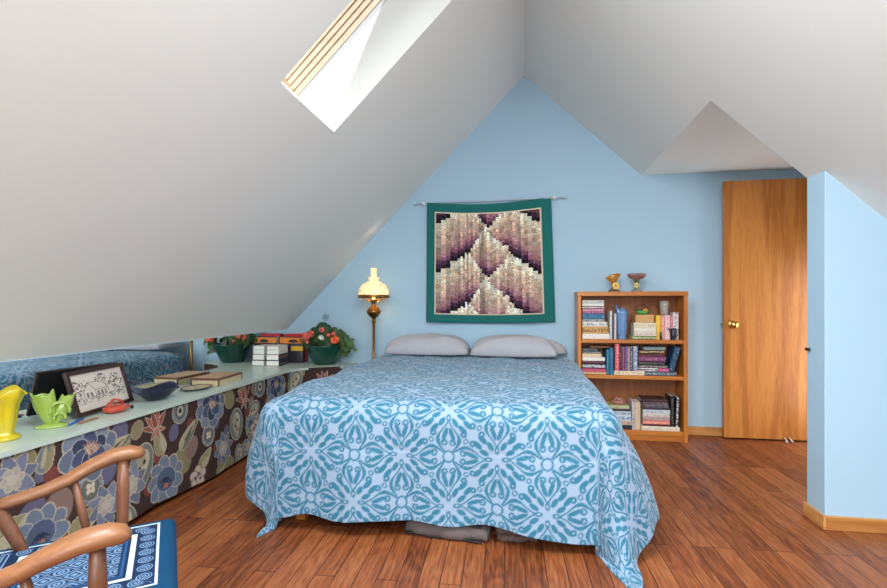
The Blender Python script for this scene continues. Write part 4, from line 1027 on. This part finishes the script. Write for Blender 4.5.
# lime double tulip vase
lx, ly = -2.022, 1.835
lv = thing('lime_vase', 'lime green double tulip vase with open loops, just left of the framed drawing', 'vase', (lx, ly, CZ))
dirv = Vector((.62, .785, 0)) .normalized()     # vase widest across the view
dirv = Vector((.70, .714, 0)).normalized()
def along(a, up_, off=0): 
    n_ = Vector((dirv.y, -dirv.x, 0)); p = Vector((lx, ly, Zc))+dirv*a+n_*off; return (p.x, p.y, p.z+up_)
def cup(base, rim, r_b, r_r, tilt, lip, seed):
    """flared cup from base point to rim point with a pointed, wavy lip"""
    vs = []; fs = []; n, s = 12, 36
    n_ = Vector((dirv.y, -dirv.x, 0)); ax = Vector((0, 0, 1))
    B_, R_ = Vector(along(*base)), Vector(along(*rim))
    for side in (0, 1):
        for j in range(n+1):
            k = j/n; c = B_.lerp(R_, k); bow = math.sin(k*PI)*.0
            r = r_b+(r_r-r_b)*(k**1.4)+.012*math.sin(k*PI); r -= .004*side
            for i in range(s):
                a = 2*PI*i/s
                l = lip*max(0, k-.55)/.45
                up = l*(.55*abs(math.cos(a))**3*(1 if math.cos(a)*tilt > 0 else .55)+.12*math.cos(4*a))
                rad = r*(1+.04*math.cos(8*a))*(1+.35*l*8*max(0, abs(math.cos(a))-.7))
                p = c+dirv*rad*math.cos(a)+n_*rad*.72*math.sin(a)+ax*up
                vs.append(tuple(p))
    q = (n+1)*s
    for side in (0, 1):
        for j in range(n):
            for i in range(s):
                m_ = (i+1) % s; f = (side*q+j*s+i, side*q+j*s+m_, side*q+(j+1)*s+m_, side*q+(j+1)*s+i)
                fs.append(f if side == 0 else tuple(reversed(f)))
    for i in range(s): m_ = (i+1) % s; fs.append((n*s+i, n*s+m_, q+n*s+m_, q+n*s+i))
    fs.append(tuple(range(s-1, -1, -1)))
    return vs, fs
b = MB(); b.add(*cup((-.006, .012), (-.036, .142), .016, .038, 1, .034, 1)); b.build('large_cup', M['lime_glaze'], lv, smooth=True)
b = MB(); b.add(*cup((.012, .012), (.056, .128), .010, .022, 1, .024, 2)); b.build('small_cup', M['lime_glaze'], lv, smooth=True)
b = MB()
for r, z0_ in ((.034, .070), (.020, .040)): b.tube([along(.026+r*math.cos(a), z0_+r*1.1*math.sin(a), .024) for a in np.linspace(-.3, PI+.3, 14)], .0065, 8)
b.build('loop', M['lime_glaze'], lv, smooth=True)
b = MB()
vs = []; fs = []; s = 32
for r, z in ((1, 0), (1.02, .005), (.8, .012), (.4, .018), (.05, .02)):
    for i in range(s): a = 2*PI*i/s; vs.append(along(.062*r*math.cos(a), z, .036*r*math.sin(a)))
for j in range(4):
    for i in range(s): m_ = (i+1) % s; fs.append((j*s+i, j*s+m_, (j+1)*s+m_, (j+1)*s+i))
fs.append(tuple(range(s-1, -1, -1))); fs.append(tuple(4*s+i for i in range(s))); b.add(vs, fs); b.build('foot', M['lime_glaze'], lv, smooth=True)

# framed pen drawing of a house among trees, leaning back
p0, p1 = Vector((-2.035, 1.965, Zc)), Vector((-2.098, 2.362, Zc)); dh = (p1-p0); fw = dh.length; dh.normalize()
nrm = Vector((dh.y, -dh.x, 0))           # towards the room
if nrm.x < 0: nrm = -nrm
lean = Vector((0, 0, 1))*math.cos(.30)-nrm*math.sin(.30); out_ = dh.cross(lean); 
if out_.x < 0: out_ = -out_
fh = .218
def fp(a, h, d): p = p0+dh*a+lean*h+out_*d; return (p.x, p.y, p.z+.005)
pf = thing('framed_drawing', 'dark brown framed ink drawing of a house leaning against the mirror', 'picture', tuple((p0+p1)/2))
def fbox(b, a0, a1, h0, h1, d0, d1):
    vs = [fp(a, h, d) for d in (d0, d1) for (a, h) in ((a0, h0), (a1, h0), (a1, h1), (a0, h1))]
    b.add(vs, [(3,2,1,0),(4,5,6,7),(0,1,5,4),(1,2,6,5),(2,3,7,6),(3,0,4,7)])
fwid = .019; b = MB()
fbox(b, 0, fw, 0, fwid, -.004, .012); fbox(b, 0, fw, fh-fwid, fh, -.004, .012); fbox(b, 0, fwid, fwid, fh-fwid, -.004, .012); fbox(b, fw-fwid, fw, fwid, fh-fwid, -.004, .012)
b.build('frame', M['frame_brown'], pf, bevel=.0015)
b = MB(); fbox(b, .004, fw-.004, .004, fh-.004, -.010, -.0045); b.build('backing_board', M['black'], pf)
b = MB(); q0 = Vector(fp(fw/2, fh*.75, -.010)); q1 = Vector(fp(fw/2, fh*.30, -.010))-nrm*.045; q1.z = Zc+.004; b.tube([tuple(q0), tuple(q1)], .008, 6, flat=(2, .4)); b.build('easel_leg', M['black'], pf)
n1, n2 = 240, 130
AA, HH = np.meshgrid(np.linspace(fwid, fw-fwid, n1), np.linspace(fwid, fh-fwid, n2), indexing='ij')
P = np.zeros(AA.shape+(3,))
for i, vv_ in enumerate((dh, lean, out_)): P += np.array(vv_)*np.array((AA, HH, np.full_like(AA, .0005))[i])[..., None]
P += np.array(p0)+np.array((0, 0, .005))
gx = (AA-fwid)/(fw-2*fwid); gy = (HH-fwid)/(fh-2*fwid)
ink = np.zeros_like(gx); rs = np.random.RandomState(5)
noise = rs.rand(*gx.shape)
def smooth_noise(k, seed):
    r = np.random.RandomState(seed).rand(k+2, k+2); xi = gx*k; yi = gy*k; x0_ = xi.astype(int); y0_ = yi.astype(int); fx, fy = sm(xi-x0_), sm(yi-y0_)
    return r[x0_, y0_]*(1-fx)*(1-fy)+r[x0_+1, y0_]*fx*(1-fy)+r[x0_, y0_+1]*(1-fx)*fy+r[x0_+1, y0_+1]*fx*fy
sn1 = smooth_noise(40, 1); sn2 = smooth_noise(16, 2)
def tree(cx, cy, rx, ry, dens): 
    global ink
    d_ = np.hypot((gx-cx)/rx, (gy-cy)/ry)+.5*(sn2-.5); ink = np.maximum(ink, (d_ < 1)*np.clip((sn1-(1-dens))*3, 0, 1))
def line(xa, ya, xb, yb, w=.006):
    global ink
    l2 = (xb-xa)**2+(yb-ya)**2; t_ = np.clip(((gx-xa)*(xb-xa)+(gy-ya)*(yb-ya))/l2, 0, 1); d_ = np.hypot(gx-xa-t_*(xb-xa), (gy-ya-t_*(yb-ya))*.62); ink = np.maximum(ink, np.clip((w-d_)/.003, 0, 1))
for t_ in ((.1, .60, .10, .22, .55), (.2, .66, .10, .16, .5), (.55, .78, .10, .16, .6), (.66, .66, .12, .14, .5), (.84, .68, .12, .26, .62), (.93, .5, .08, .2, .6), (.06, .40, .08, .16, .6)): tree(*t_)
house = ((gx > .2) & (gx < .62) & (gy > .34) & (gy < .62+.0*gx)); ink = np.where(house & (gy < .72-np.abs(gx-.3)*1.1), ink*.1, ink)
roof = (gy > .5) & (gy < .70) & (gx > .30+(.70-gy)*.1) & (gx < .56+(.70-gy)*.45); ink = np.where(roof, .06, ink)
for q in ((.16, .44, .30, .74), (.30, .74, .40, .5), (.30, .74, .56, .70), (.56, .70, .65, .5), (.40, .5, .65, .5), (.19, .46, .19, .28), (.40, .5, .40, .30), (.65, .5, .65, .32), (.70, .66, .76, .52), (.70, .66, .65, .55), (.76, .52, .76, .36)): line(*q)
for cx_ in (.25, .32, .45, .52, .59): ink = np.where((np.abs(gx-cx_) < .02) & (gy > .33) & (gy < .46), .85, ink)
strip = (gy > .17) & (gy < .36+.04*np.sin(gx*18)) & (gx > .03) & (gx < .97)
ink = np.where(strip & (gy < .36), np.maximum(ink, np.clip((sn1-.42)*3, 0, 1)*np.clip((gy-.14)*9, 0, 1)), ink)
ink *= (gx > .02)*(gx < .98)
Cc = lin_np((216, 206, 196))*(1-ink[..., None]*.85)+lin_np((52, 46, 46))*ink[..., None]*.85
M['drawing'] = attr_mat('ink_on_paper', .6, .04, 300)
grid_mesh('drawing', P, M['drawing'], pf, C=Cc)

# red glazed crab shaped dish, blue pen and tan stick
cx, cy = -1.985, 2.135
cd = thing('crab_dish', 'small red glazed dish with a twisted handle in front of the framed drawing', 'dish', (cx, cy, CZ))
def crm(j, t, r, z): return (r*math.cos(t-.9)*1.0*(.8 if 1 else 1), r*math.sin(t)*1.25, z)
b = MB(); b.lathe([(.030, 0), (.048, .008), (.056, .02), (.050, .03), (.030, .036), (.01, .038)], (cx, cy, Zc), 28, mod=lambda j, t, r, z: (r*(.85+.05*math.cos(6*t))*math.cos(t), r*(1.2+.06*math.cos(6*t))*math.sin(t), z)); b.build('bowl', M['red_glass'], cd, smooth=True)
b = MB(); b.tube([(cx+.01*math.sin(a*3), cy-.01+.042*math.cos(a), Zc+.032+.030*math.sin(a)) for a in np.linspace(0, PI, 16)], .0055, 8); b.tube([(cx-.01, cy-.02+.03*math.cos(a), Zc+.034+.018*math.sin(a)) for a in np.linspace(0, PI, 12)], .004, 8); b.build('handle', M['red_glass'], cd, smooth=True)
b = MB(); b.ball((cx+.012, cy+.085, Zc+.008), .008, 10, 8); o = tag(b.build('bead', M['black'], loc=(cx+.012, cy+.085, CZ), smooth=True), 'tiny dark bead on the counter beside the red dish', 'bead')
b = MB(); b.tube([(-1.962, 1.855, Zc+.005), (-1.985, 1.915, Zc+.006), (-2.003, 1.965, Zc+.005)], [.003, .006, .005], 10); o = tag(b.build('blue_pen', plain('bright_blue', (30, 92, 176), .4, var=.3, scale=40), loc=(-1.985, 1.91, CZ), smooth=True), 'short blue pen lying on the counter below the framed drawing', 'pen')
b = MB(); b.box((-.012, -.055, 0), (.012, .055, .006), Matrix.Translation((-1.958, 1.948, Zc)) @ Matrix.Rotation(.10, 4, 'Z')); o = tag(b.build('wooden_tag', plain('tan_wood', (150, 112, 84), .6, var=.3, scale=60), loc=(-1.958, 1.948, CZ), bevel=.002), 'flat tan strip lying on the counter beside the blue pen', 'strip')
# dark blue bowl with a wavy rim
bx_, by_ = -2.022, 2.45
def bm_(j, t, r, z):
    k = (z/.062)
    return (r*math.cos(t)*(1+.06*k*math.cos(3*t)), r*math.sin(t)*(1.30+.08*k*math.cos(3*t)), z+.011*k*k*math.cos(3*t+1.0))
b = MB(); b.lathe([(.04, 0), (.048, .003), (.068, .028), (.094, .058), (.106, .064), (.104, .067), (.09, .062), (.064, .032), (.04, .008)], (bx_, by_, Zc), 44, mod=bm_)
o = tag(b.build('blue_bowl', M['blue_glass'], loc=(bx_, by_, CZ), smooth=True), 'dark blue glass bowl with a wavy rim on the counter', 'bowl')
# oval plate
pl = thing('oval_plate', 'small dark rimmed oval plate with speckled centre at the counter edge', 'plate', (-2.012, 2.775, CZ))
def om(j, t, r, z): return (r*math.cos(t)*.80, r*math.sin(t)*1.12, z)
b = MB(); b.lathe([(.05, 0), (.075, .004), (.098, .013), (.099, .016), (.092, .015), (.07, .008)], (-2.012, 2.775, Zc), 40, mod=om); b.build('rim', plain('dark_grey_glaze', (78, 84, 82), .3, var=.2, coat=.3), pl, smooth=True)
b = MB(); b.lathe([(.071, .0079), (.086, .0137), (.07, .0105), (.0, .0085)], (-2.012, 2.775, Zc), 40, mod=om, caps=False); b.build('centre', plain('speckled_tan', (188, 170, 134), .4, var=.55, scale=70), pl, smooth=True)
# wooden box with pale sides
c1, c0, c2 = Vector((-1.935, 2.885, Zc)), Vector((-2.112, 2.952, Zc)), Vector((-1.958, 3.185, Zc))
ex, ey = (c0-c1), (c2-c1); ey.normalize(); ex = Vector((-ey.y, ey.x, 0)); wxx, wyy = .185, .30
Tm = Matrix.Translation(c1) @ Matrix(((ex.x, ey.x, 0, 0), (ex.y, ey.y, 0, 0), (0, 0, 1, 0), (0, 0, 0, 1)))
wb = thing('wooden_box', 'flat wooden box with dark rim and pale inlaid sides on the counter', 'box', tuple(c1+ex*wxx/2+ey*wyy/2))
b = MB(); b.box((0, 0, .0), (wxx, wyy, .037), Tm); b.build('body', plain('pale_inlay', (198, 182, 146), .5, var=.25, scale=60), wb, bevel=.001)
b = MB(); b.box((-.003, -.003, .0375), (wxx+.003, wyy+.003, .050), Tm); ld_ = b.build('lid', wood('walnut_lid', (86, 48, 36), (112, 68, 48), 'y'), wb, bevel=.002)
b = MB(); b.box((.012, .012, .0502), (wxx-.012, wyy-.012, .0515), Tm); b.build('lid_panel', wood('tan_lid', (170, 128, 84), (196, 156, 108), 'y'), ld_)
b = MB(); 
for (xa_, ya_) in ((0, 0), (wxx, 0), (0, wyy), (wxx, wyy)): b.box((xa_-.002-.002*(xa_ > 0), ya_-.003, .0002), (xa_+.004, ya_+.003, .0374), Tm)
b.build('corner_strip', M['frame_brown'], wb)
# books in the corner: four white-edged paperbacks, two upright behind
WP = M['white_page']
z = CZ
for (w_, h, dpt, colr_, lab, dx) in ((.118, .047, .20, (34, 36, 58), 'navy covered book with white page edges at the bottom of the counter stack', 0), (.113, .050, .19, (60, 58, 66), 'dark covered book second from bottom in the white edged counter stack', -.002), (.108, .040, .18, (226, 222, 214), 'white book second from top in the counter stack by the potted begonia', -.004), (.106, .030, .18, (232, 228, 220), 'white paperback topmost of the counter stack by the potted begonia', -.004)):
    seedc[0] += 1
    r = thing('book', lab, 'book', (-2.106+dx, 3.975, z), g4, .05)
    hw = w_/2; t = .003
    c = MB(); c.prism([(hw, .0), (hw, h-.0006), (-hw, h-.0006), (-hw, h-t), (hw-.004, h-t), (hw-.004, t), (-hw, t), (-hw, .0006), (hw, .0006)][0:1]+[(hw, h-.0006), (-hw, h-.0006), (-hw, h-t), (hw-.004, h-t), (hw-.004, t), (-hw, t), (-hw, .0006), (hw, .0006)], 'y', -dpt/2, dpt/2)
    c.build('cover', spine_mat('book_cover', colr_, (180, 150, 90), False, seedc[0], .4), r, local=True)
    MB().box((-hw+.003, -dpt/2+.003, t+.0007), (hw-.0045, dpt/2-.003, h-t-.0007)).build('pages', WP, r, local=True)
    z += h+.0003
seedc[0] += 1
r = thing('book', 'upright book with orange, black and yellow bands behind the white stack on the counter', 'book', (-2.03, 4.13, CZ+.0005), g4, .06)
b = MB(); b.box((-.125, -.022, 0), (.09, -.019, .232)).box((-.125, .019, 0), (.09, .022, .232)).box((.086, -.019, 0), (.09, .019, .232)); b.build('cover', plain('black_cover', (34, 30, 44), .4, var=.2), r, local=True)
MB().box((-.122, -.0185, .002), (.0855, .0185, .229)).build('pages', WP, r, local=True)
MB().box((-.125, -.0226, .175), (.0905, -.0221, .225)).build('orange_band', plain('orange_print', (226, 128, 34), .4, var=.2, scale=20), r, local=True)
MB().box((-.02, -.0226, .108), (.0905, -.0221, .150)).build('yellow_band', plain('yellow_print', (222, 172, 40), .4, var=.2, scale=20), r, local=True)
b = MB(); b.prism([(-.05, .186), (0, .178), (.05, .186), (.03, .204), (0, .210), (-.03, .204)], 'y', -.0230, -.0227); b.build('emblem', M['black'], r, local=True)
r = thing('book', 'tall red book at the back of the counter left of the potted begonia', 'book', (-2.065, 4.215, CZ+.0005), g4, .08)
b = MB(); b.box((-.085, -.03, 0), (.115, -.027, .252)).box((-.085, .027, 0), (.115, .03, .252)).box((.111, -.027, 0), (.115, .027, .252)); b.build('cover', plain('red_cover', (206, 30, 46), .4, var=.1, scale=12), r, local=True)
MB().box((-.082, -.0265, .002), (.1105, .0265, .249)).build('pages', plain('red_page_edge', (176, 52, 66), .7), r, local=True)
b = MB(); b.box((.085, -.0306, .03), (.10, -.0301, .12)); b.box((.0655, -.0306, .03), (.08, -.0301, .10)); b.build('cover_print', plain('pale_pink_print', (240, 196, 196), .5, var=.2, scale=90), r, local=True)

# ------------------------------------------------------------------ potted begonia
gx_, gy_ = -1.728, 4.10
pb = thing('potted_begonia', 'potted begonia with orange flowers in a dark green bowl on the counter corner', 'plant', (gx_, gy_, CZ))
b = MB(); b.lathe([(.094, 0), (.100, .004), (.116, .04), (.136, .09), (.151, .140), (.159, .160), (.160, .168), (.152, .168), (.144, .14), (.11, .06)], (gx_, gy_, Zc), 40); b.build('pot', M['pot'], pb, smooth=True)
MB().lathe([(.0, .142), (.135, .140)], (gx_, gy_, Zc), 28, caps=False).build('soil', M['soil'], pb)
rl = random.Random(21)
def leaf_geo(b, c, nrm_, size, spin):
    n_ = Vector(nrm_).normalized(); t_ = n_.orthogonal().normalized(); t_ = Matrix.Rotation(spin, 3, n_) @ t_; s_ = n_.cross(t_)
    vs = [tuple(Vector(c)+n_*size*.08)]; k = 12
    for i in range(k):
        a = 2*PI*i/k; rr = size*(.82+.18*math.cos(a)+.07*math.cos(5*a))
        vs.append(tuple(Vector(c)+t_*rr*math.cos(a)+s_*rr*.85*math.sin(a)-n_*size*.16*(math.cos(2*a)*.5+.5)))
    b.add(vs, [(0, 1+i, 1+(i+1) % k) for i in range(k)])
bl, bd, bs = MB(), MB(), MB()
cen = Vector((gx_, gy_, Zc+.17))
spots = []
for i in range(190):
    a = rl.uniform(0, 2*PI); e_ = rl.uniform(.05, 1.45); R_ = rl.uniform(.06, .178)
    v_ = Vector((math.cos(a)*math.cos(e_)*1.38, math.sin(a)*math.cos(e_)*.62, math.sin(e_)*.86))
    spots.append((cen+v_*R_, v_))
for i in range(26): # branch drooping at the right
    spots.append((Vector((gx_+rl.uniform(.15, .265), gy_+rl.uniform(-.06, .05), Zc+rl.uniform(.09, .225))), Vector((rl.uniform(-.2, .8), -1, rl.uniform(-.1, .8)))))
for i in range(14):
    spots.append((Vector((gx_-rl.uniform(.13, .178), gy_+rl.uniform(-.07, .03), Zc+rl.uniform(.13, .26))), Vector((-rl.uniform(0, .8), -1, rl.uniform(0, .8)))))
for i, (p, v_) in enumerate(spots):
    leaf_geo(bl if i % 5 else bd, p, (v_.x+rl.uniform(-.5, .5), v_.y-.6+rl.uniform(-.4, .4), abs(v_.z)+rl.uniform(0, .5)), rl.uniform(.024, .046), rl.uniform(0, 6))
for p in ((.10, .0, .31), (.05, -.02, .33), (-.09, -.02, .31), (-.03, .0, .345), (.0, -.01, .35), (-.055, .0, .33), (.14, .0, .29), (-.045, -.03, .30), (-.02, -.05, .285), (-.06, -.05, .275), (.0, -.06, .29)): leaf_geo(bd, (gx_+p[0]-.01, gy_+p[1], Zc+p[2]-.01), (rl.uniform(-.4, .4), -1, .5), .038, rl.uniform(0, 6))
bl.build('leaves', M['leaf'], pb, smooth=True); bd.build('dark_leaves', M['leaf_dark'], pb, smooth=True)
for i in range(24):
    p, v_ = spots[i*6]; base_ = Vector((gx_+rl.uniform(-.05, .05), gy_+rl.uniform(-.04, .04), Zc+.14)); mid = base_.lerp(p, .5)+Vector((0, 0, .02)); bs.tube([tuple(base_), tuple(mid), tuple(p)], .003, 5)
for i in range(6): bs.tube([(gx_+.08, gy_-.02, Zc+.15), (gx_+.14, gy_-.03, Zc+.21), tuple(spots[190+i*4][0])], .003, 5)
bs.build('stems', plain('green_stem', (92, 92, 48), .6, var=.3), pb, smooth=True)
def flower(c, rad, mat, npet):
    b = MB(); c = Vector(c)
    for i in range(npet):
        v_ = Vector((rl.uniform(-1, 1), rl.uniform(-1, .3), rl.uniform(-.8, 1))).normalized(); q = c+v_*rad*rl.uniform(.45, 1)
        leaf_geo(b, q, v_+Vector((0, -.4, .1)), rad*rl.uniform(.38, .52), rl.uniform(0, 6))
    b.build('flower', mat, pb, smooth=True)
for c, r, m_ in (((-.125, -.10, .245), .032, 'coral_flower'), ((-.155, -.07, .225), .026, 'coral_flower'), ((-.085, -.10, .268), .030, 'coral_flower'), ((.010, -.09, .30), .024, 'coral_flower'), ((.140, -.12, .215), .044, 'orange_flower'), ((.118, -.09, .272), .022, 'coral_flower'), ((.075, -.10, .258), .020, 'coral_flower'), ((.025, -.14, .238), .024, 'white_flower'), ((-.10, -.14, .20), .014, 'coral_flower'), ((-.165, -.06, .262), .018, 'orange_flower')):
    flower((gx_+c[0], gy_+c[1], Zc+c[2]), r, M[m_], 26)

# ------------------------------------------------------------------ light
REAR_FILL_W, SLOPE_FILL_W = 88, 50
w = bpy.data.worlds.new('sky'); scn.world = w; w.use_nodes = True; nt = w.node_tree
bg = nt.nodes['Background']; bg.inputs[0].default_value = (.86, .93, 1.0, 1); bg.inputs[1].default_value = 1.1
def lamp(name, kind, loc, energy, color=(1, 1, 1), rot=None, **kw):
    l = bpy.data.lights.new(name, kind); l.energy = energy; l.color = color
    for k, v in kw.items(): setattr(l, k, v)
    o = bpy.data.objects.new(name, l); col.objects.link(o); o.location = loc
    if rot is not None: o.rotation_euler = rot
    return o
d = Vector((-.302, .30, -.685))
lamp('sun', 'SUN', (1, -3, 5), 6.0, (1, .97, .92), d.to_track_quat('-Z', 'Y').to_euler(), angle=.009)
# fill lamp added at the rear wall to light the room from behind
lamp('rear_fill', 'AREA', (0, YR+.05, 1.4), REAR_FILL_W, (.97, .985, 1), (PI/2, 0, 0), shape='RECTANGLE', size=2.2, size_y=1.25)
# fill lamps under both slopes, added to brighten the ceilings; no skylights there
for sx in (-1, 1):
    for yy_, pw in ((.7, 1.4 if sx < 0 else .6), (-2.0, 1.25)):
        cxs, czs = sx*.55, 3.029-(1.0101 if sx < 0 else .93)*.55-.03
        n_in = Vector((-sx*.70, 0, -.71)).normalized()
        lamp('slope_fill', 'AREA', (cxs, yy_, czs), SLOPE_FILL_W*pw, (.92, .97, 1), n_in.to_track_quat('-Z', 'Y').to_euler(), shape='RECTANGLE', size=.8, size_y=1.2)
# lamp in the alcove's open doorway, added to brighten the back from the right
lamp('doorway_fill', 'AREA', (2.46, 3.80, .75), 13, (1, .98, .95), (0, PI/2, 0), shape='RECTANGLE', size=1.3, size_y=.74)
# the lamp's bulb
lamp('lamp_bulb', 'POINT', (LX, LY, 1.17), 3.6, (1, .78, .5), shadow_soft_size=.03)

# ------------------------------------------------------------------ camera
cam = bpy.data.cameras.new('camera'); co = bpy.data.objects.new('camera', cam); col.objects.link(co)
cam.sensor_width = 36; cam.lens = 492/887*36; cam.shift_y = 8/887
co.location = (0, 0, 1.083); co.rotation_euler = (PI/2, 0, math.atan(80.5/492))
cam.clip_start = .05
scn.camera = co
scn.view_settings.view_transform = 'Standard'; scn.view_settings.look = 'None'
scn.view_settings.gamma = 1; scn.view_settings.use_curve_mapping = False
scn.view_settings.exposure = 0.16
scn.cycles.use_denoising = True
scn.cycles.max_bounces = 10; scn.cycles.diffuse_bounces = 6
scn.cycles.sample_clamp_indirect = 6
